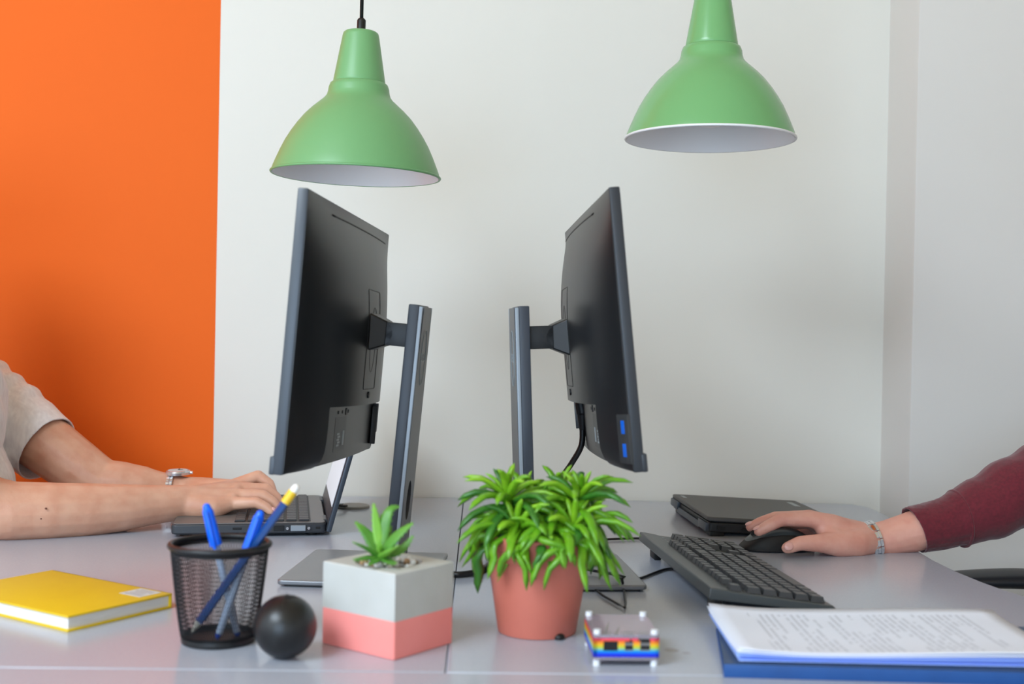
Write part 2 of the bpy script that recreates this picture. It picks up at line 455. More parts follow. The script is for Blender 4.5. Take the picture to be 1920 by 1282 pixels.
def window(n, axis, at, a, b):
    o = thing('window_%d' % n, 'x', 'window', ((a + b) / 2, at, 0.12) if axis == 'y' else (at, (a + b) / 2, 0.12), 0 if axis == 'y' else PI / 2)
    del o['label']; del o['category']; o['kind'] = 'structure'
    w = b - a; h = 2.53
    f = G()
    for x in (-w / 2 + 0.03, 0, w / 2 - 0.03): f.box((x, 0, h / 2), (0.06, 0.06, h))
    for z in (0.03, h - 0.03): f.box((0, 0, z), (w, 0.06, 0.06))
    obj('window_frame', f, M['frame'], o)
    s = G(); s.box((0, 0, -0.02), (w + 0.1, 0.16, 0.04)); obj('window_sill', s, M['frame'], o)
window(1, 'y', -3.05, -2.7, 0.0); window(2, 'y', -3.05, 1.4, 2.7); window(3, 'x', -3.05, -0.65, 1.05)
g = G(); g.box((0.13, YB - 0.006, 0.04), (1.24, 0.012, 0.08)); struct('baseboard_back', g, M['skirting'])
g = G(); g.box((-1.75, YB - 0.006, 0.04), (2.5, 0.012, 0.08)); struct('baseboard_left', g, M['skirting'])
g = G(); g.box((1.88, 2.084, 0.04), (2.24, 0.012, 0.08)); struct('baseboard_right', g, M['skirting'])
sk = thing('window_4', 'x', 'window', (-1.85, -0.9, 2.9)); del sk['label']; del sk['category']; sk['kind'] = 'structure'     # frame around the added ceiling light; the ceiling above is solid
for sx, sy, lx, ly in ((0.78, 0, 0.06, 2.02), (-0.78, 0, 0.06, 2.02), (0, 0.98, 1.62, 0.06), (0, -0.98, 1.62, 0.06)):
    g = G(); g.box((sx, sy, -0.03), (lx, ly, 0.06), bevel=0.004); obj('window_frame', g, M['frame'], sk)

# ------------------------------------------------------------------ desks
SEAM = -0.0265
edge = [(SEAM + 0.0005, 1.0905), (0.78, 1.0905), (0.775, 1.20), (0.735, 1.31), (0.6967, 1.388), (0.6697, 1.448), (0.659, 1.484), (0.6515, 1.53), (0.6450, 1.60), (0.6440, 1.676),
        (0.6480, 1.745), (0.659, 1.82), (0.687, 1.95), (0.715, 2.05), (0.7225, 2.10), (0.7225, 2.175), (0.7195, 2.205), (0.70, 2.236), (SEAM + 0.0005, 2.236)]
def desk(name, label, poly, legs):
    cx = sum(p[0] for p in poly) / len(poly); cy = sum(p[1] for p in poly) / len(poly)
    o = thing(name, label, 'desk', (cx, cy, 0))
    g = G(); g.prism(poly, DZ - 0.025, DZ); obj('tabletop', g, [M['desk']], o, 30, world=True, bevel=0.0012)
    for x, y in legs:
        g = G(); g.cyl((x, y, 0.012), (x, y, DZ - 0.03), 0.025, n=24); g.cyl((x, y, 0), (x, y, 0.014), 0.032, n=24); g.box((x, y, DZ - 0.028), (0.12, 0.12, 0.006))
        obj('leg', g, M['metalgrey'], o, 35, world=True)
    xs = [p[0] for p in legs]; ys = [p[1] for p in legs]
    for yy in (max(ys), min(ys)):
        g = G(); g.box((sum(xs) / 4, yy, DZ - 0.05), (max(xs) - min(xs), 0.03, 0.04)); obj('frame_rail', g, M['metalgrey'], o, 35, world=True)
    return o
desk('desk', 'grey right-hand desk with a curved edge under keyboard, mouse and closed laptop', edge, [(0.06, 1.18), (0.64, 1.18), (0.06, 2.14), (0.62, 2.14)])
mir = [(2 * SEAM - x, y) for x, y in edge][::-1]
desk('desk', 'grey left-hand desk under open laptop, yellow book and pencil cup', mir, [(-0.12, 1.18), (-0.68, 1.18), (-0.12, 2.14), (-0.68, 2.14)])
near = [(-0.86, 0.34), (0.86, 0.34), (0.86, 1.0885), (-0.86, 1.0885)]
desk('desk', 'grey desk nearest the viewer, only its far strip in the photo along the bottom', near, [(-0.78, 0.42), (0.78, 0.42), (-0.78, 1.0), (0.78, 1.0)])

# ------------------------------------------------------------------ pendant lamps
def pendant(loc, label, mat, tilt):
    o = thing('pendant_lamp', label, 'pendant lamp', loc, 0, 'green pendant lamps above the desks')
    T = Matrix.Rotation(R(tilt), 4, 'Y') @ Matrix.Diagonal((0.975, 0.975, 1, 1))
    dome = [(0.1262, -0.001), (0.1245, 0.006), (0.1205, 0.016), (0.1145, 0.030), (0.1075, 0.0445), (0.0995, 0.058), (0.0905, 0.071), (0.0805, 0.0835), (0.0695, 0.0945), (0.0590, 0.1035), (0.0520, 0.1095),
            (0.0480, 0.1145), (0.0462, 0.120), (0.0452, 0.127), (0.0430, 0.1325), (0.0398, 0.1345)]
    g = G(); g.lathe(dome, 72, caps=(False, True)).xf(T); obj('shade', g, mat, o, 45)
    inn = [(max(r - 0.0018, 0.001), z - 0.0008) for r, z in dome[:-1]]
    g = G(); g.lathe(inn, 72, caps=(False, True)).xf(T); obj('inner_lining', g, M['white_in'], o, 45, label='white enamelled inside')
    g = G(); g.tube([(0.1262 * math.cos(2 * PI * k / 96), 0.1262 * math.sin(2 * PI * k / 96), -0.0005) for k in range(96)], 0.0019, 8, closed=True).xf(T); obj('rim', g, M['frame'] if tilt == 0 else mat, o, 180)
    neck = [(0.0388, 0.1335), (0.0392, 0.1355), (0.0385, 0.140), (0.0275, 0.203), (0.0262, 0.2075), (0.0235, 0.2095), (0.010, 0.2105)]
    g = G(); g.lathe(neck, 64).xf(T); obj('neck', g, mat, o, 40)
    g = G(); g.lathe([(0.0066, 0.2095), (0.0066, 0.2265), (0.0055, 0.2285), (0.0035, 0.2300)], 24).xf(T); obj('cord_grip', g, M['black'], o, 40)
    top = 2.9 - loc[2]; p = T @ Vector((0, 0, 0.226))
    g = G(); g.tube([p, (p[0] + 0.0008, 0, 0.6), (p[0], 0, top - 0.03)], 0.0027, 10); obj('cord', g, M['cable'], o, 180)
    g = G(); g.lathe([(0.012, top - 0.045), (0.045, top - 0.02), (0.05, top)], 40, c=(p[0], 0, 0)); obj('ceiling_rose', g, mat, o, 40)
    g = G(); g.lathe([(0.018, 0.125), (0.018, 0.085), (0.014, 0.082)], 24); obj('socket', g, M['black'], o, 40)
    g = G(); g.lathe([(0.012, 0.085), (0.014, 0.078), (0.026, 0.055), (0.0285, 0.042), (0.025, 0.028), (0.014, 0.018), (0.002, 0.0155)], 28); obj('bulb', g, M['white_in'], o, 180)
pendant((-0.1880, 1.7700, 1.2767), 'satin green pendant lamp with visible cord, hanging above the left monitor', M['greensatin'], 1.0)
pendant((0.3292, 1.7500, 1.3388), 'glossy green pendant lamp on the right, hung higher, above the right monitor', M['green'], 0)

# ------------------------------------------------------------------ monitors
def monitor(label, loc, pc, thp, tilt, roll, pole, ths, lean, ports_near, group='the two black monitors back to back'):
    o = thing('monitor', label, 'monitor', loc, ths, group)
    hw, hh = 0.229, 0.160
    MP = Matrix.Translation(pc) @ Matrix.Rotation(thp, 4, 'Z') @ Matrix.Rotation(tilt, 4, 'Y') @ Matrix.Rotation(roll, 4, 'X')
    MS = Matrix.Translation(pole) @ Matrix.Rotation(ths, 4, 'Z') @ Matrix.Rotation(lean, 4, 'Y')
    MB = Matrix.Translation(loc) @ Matrix.Rotation(ths, 4, 'Z')
    sg = -1 if ports_near else 1          # the side plate is on the outer end of each monitor
    rec = (-0.62, 0.965, -0.53) if sg > 0 else (-0.965, 0.62, -0.53)
    def back(p, q):
        e = max(0.0, 1 - abs(p) ** 2.2) ** 0.8
        qq = max(0.0, 1 - abs(q) ** 14) ** 0.5 if q < 0 else max(0.0, 1 - q ** 2.3) ** 0.9
        return 0.0062 + 0.036 * e * qq
    def b2(p, q):
        d = back(p, q)
        if rec[0] < p < rec[1] and q < rec[2]: d = min(d, 0.0085 + 0.007 * max(0.0, 1 - ((p + 0.05 * sg) / 0.9) ** 2))
        return d
    # rim / bezel ring (thin housing)
    g = G(); g.box((0, 0, 0), (0.0124, 2 * hw, 2 * hh), bevel=0.0022); g.xf(MP); obj('housing', g, M['monrim'] if not ports_near else M['monrim_unlit'], o, 35, world=True)
    g = G(); g.box((-0.0066, 0, -hh + 0.010), (0.0064, 2 * hw + 0.0012, 0.0205), bevel=0.0018); g.xf(MP); obj('lower_bezel', g, M['monrim'] if not ports_near else M['monrim_unlit'], o, 35, world=True)
    g = G(); g.box((-0.0064, 0, 0.008), (0.0012, 2 * hw - 0.012, 2 * hh - 0.030)); g.xf(MP); obj('screen', g, M['blackgloss'], o, None, world=True)
    ps = sorted(set([round(-0.995 + 1.99 * i / 44, 4) for i in range(45)] + [rec[0] - 0.004, rec[0] + 0.004, rec[1] - 0.004, rec[1] + 0.004, -0.98, 0.98]))
    qs = sorted(set([round(-0.99 + 1.98 * i / 30, 4) for i in range(31)] + [rec[2] - 0.006, rec[2] + 0.006, -0.97, 0.97]))
    g = G(); V = [[g.bm.verts.new((b2(p, q), p * hw, q * hh)) for q in qs] for p in ps]
    pl = G()
    mats = []
    for i in range(len(ps) - 1):
        for j in range(len(qs) - 1):
            f = g.bm.faces.new((V[i][j], V[i + 1][j], V[i + 1][j + 1], V[i][j + 1]))
            pm_, qm_ = (ps[i] + ps[i + 1]) / 2, (qs[j] + qs[j + 1]) / 2
            f.material_index = 1 if (rec[0] < pm_ < rec[1] and qm_ < rec[2]) else 0
    per = [V[i][0] for i in range(len(ps))] + [V[-1][j] for j in range(1, len(qs))] + [V[i][-1] for i in range(len(ps) - 2, -1, -1)] + [V[0][j] for j in range(len(qs) - 2, 0, -1)]
    low = [g.bm.verts.new((0.004, v.co.y, v.co.z)) for v in per]
    for k in range(len(per)): g.bm.faces.new((per[k], per[(k + 1) % len(per)], low[(k + 1) % len(per)], low[k]))
    g.xf(MP); obj('back_cover', g, [M['monback'], M['monplate']], o, 28, world=True)
    # vent slot near the top edge
    g = G()
    pts = [sg * (-0.62 + 1.42 * k / 24) for k in range(25)]
    g.tube([(back(p, 0.885) - 0.0002, p * hw, 0.885 * hh) for p in pts], 0.0013, 6); g.xf(MP); obj('vent_slot', g, M['black'], o, 180, world=True)
    # mounting plate outline and centre disc
    zc = 0.0
    bx = back(0, 0)
    g = G(); rr = [(y + 0.016 * sg, z) for y, z in rounded_rect(0.036, 0.064, 0.003, 3)]
    rr = [(rr[i][0] + (rr[(i + 1) % len(rr)][0] - rr[i][0]) * t / 8, rr[i][1] + (rr[(i + 1) % len(rr)][1] - rr[i][1]) * t / 8) for i in range(len(rr)) for t in range(8)]
    g.tube([(back(y / hw, z / hh) - 0.0002, y, z) for y, z in rr], 0.0008, 5, closed=True); g.xf(MP); obj('mount_plate_groove', g, M['black'], o, 180, world=True)
    g = G(); g.tube([(back((0.016 * sg + 0.016 * math.cos(2 * PI * k / 40)) / hw, 0.042 * math.sin(2 * PI * k / 40) / hh) - 0.0002, 0.016 * sg + 0.016 * math.cos(2 * PI * k / 40), 0.042 * math.sin(2 * PI * k / 40)) for k in range(40)], 0.0006, 5, closed=True); g.xf(MP); obj('mount_plate_groove', g, M['black'], o, 180, world=True)
    g = G(); g.cyl((bx - 0.006, 0.014 * sg, zc - 0.072), (bx + 0.0015, 0.014 * sg, zc - 0.072), 0.0042, n=20); g.xf(MP); obj('release_button', g, M['black'], o, 35, world=True)
    # ports, screws and label in the recess
    g = G()
    for k, y in enumerate((-0.030, -0.008, 0.014, 0.024)): g.box((0.0155, y * sg, -0.096), (0.0015, 0.005 if k != 2 else 0.009, 0.004 if k != 2 else 0.009))
    g.xf(MP); obj('screw_holes', g, M['black'], o, None, world=True)
    g = G(); g.box((0.0150, -0.012 * sg, -0.124), (0.0012, 0.060, 0.044)); g.xf(MP); lb = obj('rating_plate', g, M['monplate'], o, None, world=True)
    g = G()
    for k in range(5): g.box((0.0157, -0.022 * sg + 0.004 * (k % 2), -0.124 - 0.0036 * k), (0.0004, 0.014, 0.0026))
    g.box((0.0157, 0.006 * sg, -0.130), (0.0004, 0.010, 0.019))
    g.xf(MP); obj('rating_print', g, M['mark'], lb, None, world=True)
    g = G(); g.box((0.0125, 0.212 * sg, -0.112), (0.009, 0.004, 0.042), bevel=0.0008); g.xf(MP); obj('connector_bracket', g, M['stand'], o, 35, world=True)
    # side usb block
    s = 1
    xb = 0.0095; yb = s * hw * 0.945
    rz = Matrix.Translation((xb, yb, -0.1225)) @ Matrix.Rotation(R(20), 4, 'Z')
    g = G(); g.box((0, 0, 0), (0.008, 0.026, 0.056), bevel=0.0015); g.xf(rz); g.xf(MP); ub = obj('usb_block', g, M['monplate'], o, 35, world=True)
    for z in (0.0135, -0.0125):
        g = G(); g.box((0.0038, 0.001, z), (0.0016, 0.0075, 0.0150), bevel=0.0005); g.xf(rz); g.xf(MP); obj('usb_port', g, M['usb'], ub, 35, world=True, label='blue usb port')
    # tilt head and arm (stand frame), pole, base
    za = 0.2995
    Pl = MS.inverted() @ (MP @ Vector((bx, 0, 0)))
    xp = Pl.x
    g = G()
    tp = G(); 
    q0 = [(xp - 0.006, y, za + z) for y, z in ((-0.032, -0.026), (0.032, -0.026), (0.032, 0.026), (-0.032, 0.026))]
    q1 = [(xp + 0.020, y, za + z) for y, z in ((-0.021, -0.0155), (0.021, -0.0155), (0.021, 0.0155), (-0.021, 0.0155))]
    a = [tp.bm.verts.new(v) for v in q0]; b = [tp.bm.verts.new(v) for v in q1]
    tp.bm.faces.new(a); tp.bm.faces.new(list(reversed(b)))
    for k in range(4): tp.bm.faces.new((a[k], a[(k + 1) % 4], b[(k + 1) % 4], b[k]))
    tp.xf(MS); obj('tilt_head', tp, M['blackplastic'], o, 30, world=True, bevel=0.002)
    g = G(); g.cyl((xp + 0.012, -0.0212, za), (xp + 0.012, 0.0212, za), 0.0152, n=28); g.box(((xp + 0.012 - 0.006) / 2, 0, za), (-(xp + 0.012) - 0.004, 0.0424, 0.0300), bevel=0.0012)
    g.xf(MS); obj('arm', g, M['blackplastic'], o, 35, world=True)
    H = 0.3405
    # pole: oblong section with a cable hole near its foot
    g = G(); g.box((-0.0015, 0, H / 2), (0.0140, 0.088, H), bevel=0.002); g.xf(MS); obj('pole', g, M['standdark'], o, 35, world=True)
    fa = G()
    hz, ha, hb = 0.085, 0.017, 0.026
    # outer face plate with an oval cut-out
    outer = [(-0.0425, 0.004), (0.0425, 0.004), (0.0425, H - 0.002), (-0.0425, H - 0.002)]
    n = 48
    def ring_pt(k):
        a_ = 2 * PI * k / n; return (ha * math.cos(a_), hz + hb * math.sin(a_))
    def out_pt(k):
        a_ = 2 * PI * k / n; c_, s_ = math.cos(a_), math.sin(a_)
        ts = []
        if abs(c_) > 1e-6: ts.append((0.0425 if c_ > 0 else -0.0425) / c_)
        if abs(s_) > 1e-6: ts.append(((H - 0.002 if s_ > 0 else 0.004) - hz) / s_)
        t_ = min(ts); return (c_ * t_, hz + s_ * t_)
    x1, x0 = 0.0105, 0.0050
    vi = [fa.bm.verts.new((x1, *ring_pt(k))) for k in range(n)]; vo = [fa.bm.verts.new((x1, *out_pt(k))) for k in range(n)]
    wi = [fa.bm.verts.new((x0, *ring_pt(k))) for k in range(n)]; wo = [fa.bm.verts.new((x0, *out_pt(k))) for k in range(n)]
    for k in range(n):
        l = (k + 1) % n
        fa.bm.faces.new((vi[k], vi[l], vo[l], vo[k])); fa.bm.faces.new((wi[k], wo[k], wo[l], wi[l]))
        fa.bm.faces.new((vi[k], wi[k], wi[l], vi[l])); fa.bm.faces.new((vo[k], vo[l], wo[l], wo[k]))
    # add the two missing upper corners and lower corners
    for y in (-0.0425, 0.0425):
        pass
    fa.xf(MS); obj('pole_cover', fa, M['stand'], o, 40, world=True)
    for y in (-0.0442, 0.0442):
        g = G(); g.box((0.0078, y, H / 2), (0.0046, 0.0022, H - 0.004), bevel=0.0006); g.xf(MS); obj('pole_trim', g, M['standlight'], o, 35, world=True, label='bright metal trim')
    g = G(); g.box((0.003, 0, hz), (0.002, 0.036, 0.054)); g.xf(MS); obj('cable_hole', g, M['black'], o, None, world=True)
    # round maker's mark on the pole cover
    g = G(); zl = H - 0.068
    g.tube([(x1 + 0.0001, 0.020 * math.cos(2 * PI * k / 48), zl + 0.036 * math.sin(2 * PI * k / 48)) for k in range(48)], 0.0007, 5, closed=True)
    mk = g
    tm = text_mesh('DELL', 0.0165)
    tm.transform(Matrix.Translation((x1 + 0.0003, 0, zl)) @ Matrix(((0, 0, 1, 0), (1, 0, 0, 0), (0, 1, 0, 0), (0, 0, 0, 1))))
    mk.bm.from_mesh(tm); bpy.data.meshes.remove(tm)
    mk.xf(MS); obj('makers_mark', mk, M['mark'], o, 40, world=True, label='pale ring mark')
    g = G(); g.prism(rounded_rect(0.091, 0.104, 0.006), 0.0025, 0.0085); g.xf(Matrix.Translation((0.004, (-0.033 if not ports_near else 0.033), 0))); g.xf(MB); obj('base_plate', g, M['baseplate'], o, 35, world=True, bevel=0.0015)
    g = G(); g.prism(rounded_rect(0.085, 0.098, 0.006), 0.0, 0.0026); g.xf(Matrix.Translation((0.004, (-0.033 if not ports_near else 0.033), 0))); g.xf(MB); obj('base_foot', g, M['black'], o, 35, world=True)
    return o
monitor('black monitor on the left desk with a near edge tinted bluish-grey for window light', (-0.14, 1.57, DZ), (-0.1842, 1.5625, 1.040), R(-7.0), R(3.8), R(-1.7),
        (-0.1085, 1.575, DZ + 0.004), R(-5.3), R(4.8), False)
monitor('black monitor on the right desk with two blue usb ports on its side', (0.11, 1.57, DZ), (0.1540, 1.5625, 1.0497), R(182.3), R(6.0), R(1.6),
        (0.0655, 1.575, DZ + 0.004), R(184.0), R(2.7), True)

# ------------------------------------------------------------------ open laptop (left)
lp = thing('laptop', 'open grey laptop being typed on at the left desk, screen lit', 'laptop', (-0.448, 1.765, DZ), R(9))
LW, LL = 0.225, 0.300
g = G(); g.prism([(x + LW / 2, y + LL / 2) for x, y in rounded_rect(LW / 2, LL / 2, 0.008)], 0.0045, 0.0195); obj('base', g, [M['laptopdark']], lp, 35, bevel=0.0025)
g = G(); g.prism([(x + LW / 2, y + LL / 2) for x, y in rounded_rect(LW / 2 - 0.002, LL / 2 - 0.002, 0.008)], 0.0192, 0.0205); deck = obj('deck', g, M['laptopgrey'], lp, 35, bevel=0.0004)
g = G(); g.box((0.043, 0.165, 0.0206), (0.050, 0.085, 0.0006), bevel=0.0002); obj('touchpad', g, M['laptopdark'], lp, 35)
g = G(); g.box((0.146, LL / 2, 0.0206), (0.112, LL - 0.026, 0.0008)); obj('key_well', g, M['black'], lp, None)
g = G(); g.box((0, 0, 0), (0.0150, 0.0150, 0.0030), bevel=0.0008, seg=1); kme = None
for r_ in range(6):
    u = 0.098 + 0.0188 * r_
    for c_ in range(16):
        v = 0.0215 + 0.01713 * c_
        if r_ == 0 and 4 <= c_ <= 9: continue
        mx = Matrix.Translation((u, v, 0.0222))
        if kme is None:
            k = obj('key', g, M['key'], lp, 35); kme = k.data; k.matrix_basis = mx
        else: place('key', kme, mx, lp)
g = G(); g.box((0.098, 0.0215 + 0.01713 * 6.5, 0.0222), (0.0150, 0.100, 0.0030), bevel=0.0008, seg=1); obj('key', g, M['key'], lp, 35)
# ports along the near side
def side_box(name, t, w, h, mat, z=0.0125, d=0.0015):
    g = G(); g.box((t * LW, 0.0002, z), (w, d, h), bevel=0.0006, seg=1); return obj(name, g, mat, lp, 35)
side_box('usb_port', 0.42, 0.013, 0.0035, M['black'])
side_box('network_port', 0.69, 0.016, 0.0085, M['black'])
vg = side_box('display_port', 0.815, 0.022, 0.0085, M['standlight'], d=0.006)
for t in (0.745, 0.885):
    g = G(); g.cyl((t * LW, 0.001, 0.0125), (t * LW, -0.003, 0.0125), 0.0022, n=10); obj('port_screw', g, M['silver'], lp, 35)
side_box('lock_slot', 0.945, 0.007, 0.0035, M['black'])
for (x, y) in ((0.02, 0.02), (0.205, 0.02), (0.02, 0.28), (0.205, 0.28)):
    g = G(); g.cyl((x, y, 0), (x, y, 0.006), 0.009, 0.010, n=16); obj('foot', g, M['black'], lp, 35)
ML = Matrix.Translation((LW + 0.003, LL / 2, 0.0120)) @ Matrix.Rotation(R(15), 4, 'Y')
LH = 0.198
g = G(); g.box((0.002, 0, LH / 2 - 0.006), (0.0075, LL, LH), bevel=0.002); g.xf(ML); lid = obj('lid', g, M['laptoplid'], lp, 35)
g = G(); g.box((-0.0022, 0, LH / 2 - 0.006), (0.0012, LL - 0.006, LH - 0.006), bevel=0.0004); g.xf(ML); obj('bezel', g, M['laptopdark'], lid, 35)
g = G(); g.box((-0.0030, 0, LH / 2 + 0.004), (0.0006, LL - 0.026, LH - 0.052)); g.xf(ML); obj('screen', g, M['screen'], lid, None, label='lit white document on screen')
for y in (0.045, LL - 0.045):
    g = G(); g.cyl((LW - 0.001, y - 0.022, 0.0165), (LW - 0.001, y + 0.022, 0.0165), 0.0052, n=16); obj('hinge', g, M['laptopdark'], lp, 35)

# ------------------------------------------------------------------ closed laptop (right)
cl = thing('laptop', 'closed black laptop lying behind the hand on the right desk', 'laptop', (0.352, 1.843, DZ), R(3))
CW, CLn = 0.222, 0.262
MC = Matrix.Translation((0.004, 0, 0.0312)) @ Matrix.Rotation(R(2.6), 4, 'Y')
def cpart(name, g, mat, parent=None, bevel=None, smooth=35, label=None):
    g.xf(MC); return obj(name, g, mat, parent or cl, smooth, bevel=bevel, label=label)
def off(poly): return [(x + CW / 2, y + CLn / 2) for x, y in poly]
g = G(); g.prism(off(rounded_rect(CW / 2, CLn / 2, 0.006)), -0.0065, 0.0); clid = cpart('lid', g, M['closedlid'], bevel=0.0016)
g = G(); g.prism(off(rounded_rect(CW / 2 - 0.002, CLn / 2 - 0.002, 0.006)), -0.0235, -0.0085); cpart('base', g, M['closedbase'], bevel=0.0018)
g = G(); g.prism(off(rounded_rect(CW / 2 - 0.008, CLn / 2 - 0.008, 0.006)), -0.0090, -0.0060); cpart('lid_gap', g, M['black'])
g = G(); g.box((0.001, 0.03, -0.0165), (0.006, 0.052, 0.013), bevel=0.0012); cpart('hinge', g, M['laptoplid'])
g = G(); g.box((0.001, CLn - 0.03, -0.0125), (0.008, 0.054, 0.013), bevel=0.002); cpart('hinge', g, M['laptoplid'])
g = G(); g.box((-0.0005, CLn / 2, -0.0195), (0.002, CLn - 0.10, 0.010)); cpart('rear_panel', g, M['laptoplid'])
g = G(); g.box((0.022, -0.001 + 0.002, -0.0165), (0.013, 0.0015, 0.0055)); cpart('usb_port', g, M['black'])
for z in (-0.0145, -0.0185):
    g = G(); g.box((0.072, 0.001, z), (0.034, 0.0015, 0.0020)); cpart('air_vent', g, M['black'])
g = G(); sh = [(CW - 0.026, CLn - 0.030), (CW - 0.016, CLn - 0.030), (CW - 0.016, CLn - 0.080), (CW - 0.026, CLn - 0.080)]; g.prism(sh, 0.0, 0.0003); cpart('lid_mark', g, M['mark'], clid, label='silver mark by the front corner')
g = G(); g.prism([(0.010, CLn - 0.020), (0.016, CLn - 0.020), (0.016, CLn - 0.046), (0.010, CLn - 0.046)], 0.0, 0.0003); cpart('lid_mark', g, M['mark'], clid, label='silver mark by the hinge corner')
for x, y in ((0.02, 0.03), (0.02, CLn - 0.03)):
    g = G(); g.box((x, y, 0.0065), (0.022, 0.05, 0.013), bevel=0.002); obj('foot', g, M['black'], cl, 35)
for x, y in ((CW - 0.02, 0.03), (CW - 0.02, CLn - 0.03)):
    g = G(); g.box((x, y, 0.0014), (0.02, 0.03, 0.0028)); obj('foot', g, M['black'], cl, 35)

# ------------------------------------------------------------------ keyboard
KL, KW = 0.372, 0.150
kb = thing('keyboard', 'dark grey full-size keyboard lying lengthwise before the typing hand', 'keyboard', (0.3170, 1.514, DZ), R(94.5))
MK = Matrix.Translation((0, -KW / 2, 0.0)) @ Matrix.Rotation(R(6.5), 4, 'X')      # front edge on the desk, back raised on feet
def kpart(name, g, mat, parent=None, smooth=35, bevel=None, kind=None):
    g.xf(MK); return obj(name, g, mat, parent or kb, smooth, bevel=bevel, kind=kind)
g = G()
prof = [(0.0, 0.001), (0.0, 0.004), (0.006, 0.0095), (0.125, 0.0125), (0.1285, 0.0135), (0.150, 0.0145), (0.150, 0.002), (0.146, 0.001)]
va = [g.bm.verts.new((-KL / 2, y, z)) for y, z in prof]; vb = [g.bm.verts.new((KL / 2, y, z)) for y, z in prof]
g.bm.faces.new(va); g.bm.faces.new(list(reversed(vb)))
for k in range(len(prof)): g.bm.faces.new((va[k], va[(k + 1) % len(prof)], vb[(k + 1) % len(prof)], vb[k]))
kpart('body', g, M['kbbody'], bevel=0.002)
U = KL / 23.1
keymesh = {}
legend_items = []
def key(x, y, w=1.0, h=1.0, txt=None):
    kw = w * U - 0.0017; kh = h * 0.0187 - 0.0022
    key_ = (round(w, 2), round(h, 2))
    if key_ not in keymesh:
        g = G(); b_ = 0.0017
        lo = [(-kw / 2, -kh / 2), (kw / 2, -kh / 2), (kw / 2, kh / 2), (-kw / 2, kh / 2)]
        a = [g.bm.verts.new((x_, y_, 0)) for x_, y_ in lo]
        b = [g.bm.verts.new((x_ * (1 - 2 * b_ / kw), y_ * (1 - 2 * b_ / kh) + 0.0006, 0.0062)) for x_, y_ in lo]
        g.bm.faces.new(list(reversed(a))); g.bm.faces.new(b)
        for k in range(4): g.bm.faces.new((a[k], a[(k + 1) % 4], b[(k + 1) % 4], b[k]))
        o = obj('key', g, M['keytop'], kb, None); keymesh[key_] = o.data
    else: o = place('key', keymesh[key_], Matrix.Identity(4), kb)
    cxk = -KL / 2 + 0.0065 + (x + w / 2) * U; cyk = 0.0125 + y * 0.0187 + h * 0.0187 / 2
    o.matrix_basis = MK @ Matrix.Translation((cxk, cyk, 0.0098 + 0.0028 * cyk / 0.125))
    if txt:
        for j, tline in enumerate(txt.split('|')):
            legend_items.append((text_mesh(tline, 0.0052, 0.00005), Matrix.Translation((cxk - 0.0022 * (0 if len(tline) > 1 else 1), cyk + 0.0022 - 0.0052 * j, 0.0098 + 0.0028 * cyk / 0.125 + 0.00635))))
rows = [
    (0, [(1.25, 'Ctrl'), (1.25, None), (1.25, 'Alt'), (6.25, None), (1.25, 'Alt'), (1.25, None), (1.25, None), (1.25, 'Ctrl')]),
    (1, [(1.25, None), (1, None)] + [(1, c) for c in 'ZXCVBNM'] + [(1, ','), (1, '.'), (1, '-'), (2.75, None)]),
    (2, [(1.75, None)] + [(1, c) for c in 'ASDFGHJKL'] + [(1, None), (1, None), (1, None), (1.25, None)]),
    (3, [(1.5, None)] + [(1, c) for c in 'QWERTYUIOP'] + [(1, None), (1, '+'), (1.5, None)]),
    (4, [(1, None)] + [(1, c) for c in '1234567890'] + [(1, None), (1, None), (2, None)]),
]
for ry, ks in rows:
    x = 0.0
    for w, t in ks: key(x, ry, w, 1, t); x += w
fx = 0.0
for i in range(13):
    key(fx, 5.22, 1, 0.86, 'Esc' if i == 0 else 'F%d' % i); fx += 1.0 + (1.0 if i == 0 else (0.5 if i in (4, 8) else 0))
for i in range(3):
    key(15.3 + i, 5.22, 1, 0.86); key(15.3 + i, 4); key(15.3 + i, 3); key(15.3 + i, 0)
key(16.3, 1)
for r_ in range(1, 4):
    for c_ in range(3): key(18.6 + c_, r_, 1, 1, str(3 * (r_ - 1) + c_ + 1))
for c_ in range(4): key(18.6 + c_, 4, 1, 1, ['', '/', '*', '-'][c_] or None)
key(18.6, 0, 2, 1, '0'); key(20.6, 0, 1, 1, '.'); key(21.6, 0, 1, 2); key(21.6, 2, 1, 2, '+')
g = join_meshes(legend_items); kpart('key_legends', g, M['legend'], smooth=None, kind='stuff')
g = G()
for i in range(3): g.box((-KL / 2 + 0.0065 + (19.3 + i * 0.9) * U, 0.122, 0.0128), (0.005, 0.0022, 0.0006))
kpart('indicator_prints', g, M['legend'], smooth=None)
for x in (-KL / 2 + 0.035, KL / 2 - 0.035):
    g = G(); g.box((x, KW / 2 - 0.018, 0.0095), (0.030, 0.010, 0.019), bevel=0.002); obj('foot', g, M['black'], kb, 35)
g = G(); g.tube(smooth_path([(0.2583, 1.5696, 0.7435), (0.2466, 1.5667, 0.7425), (0.2282, 1.5411, 0.7425), (0.2067, 1.5094, 0.7425), (0.1924, 1.5036, 0.7435), (0.1673, 1.4617, 0.7570), (0.1482, 1.5000, 0.7530), (0.1276, 1.4961, 0.7575)]), 0.0019, 8); obj('cable', g, M['cable'], kb, 180, world=True)

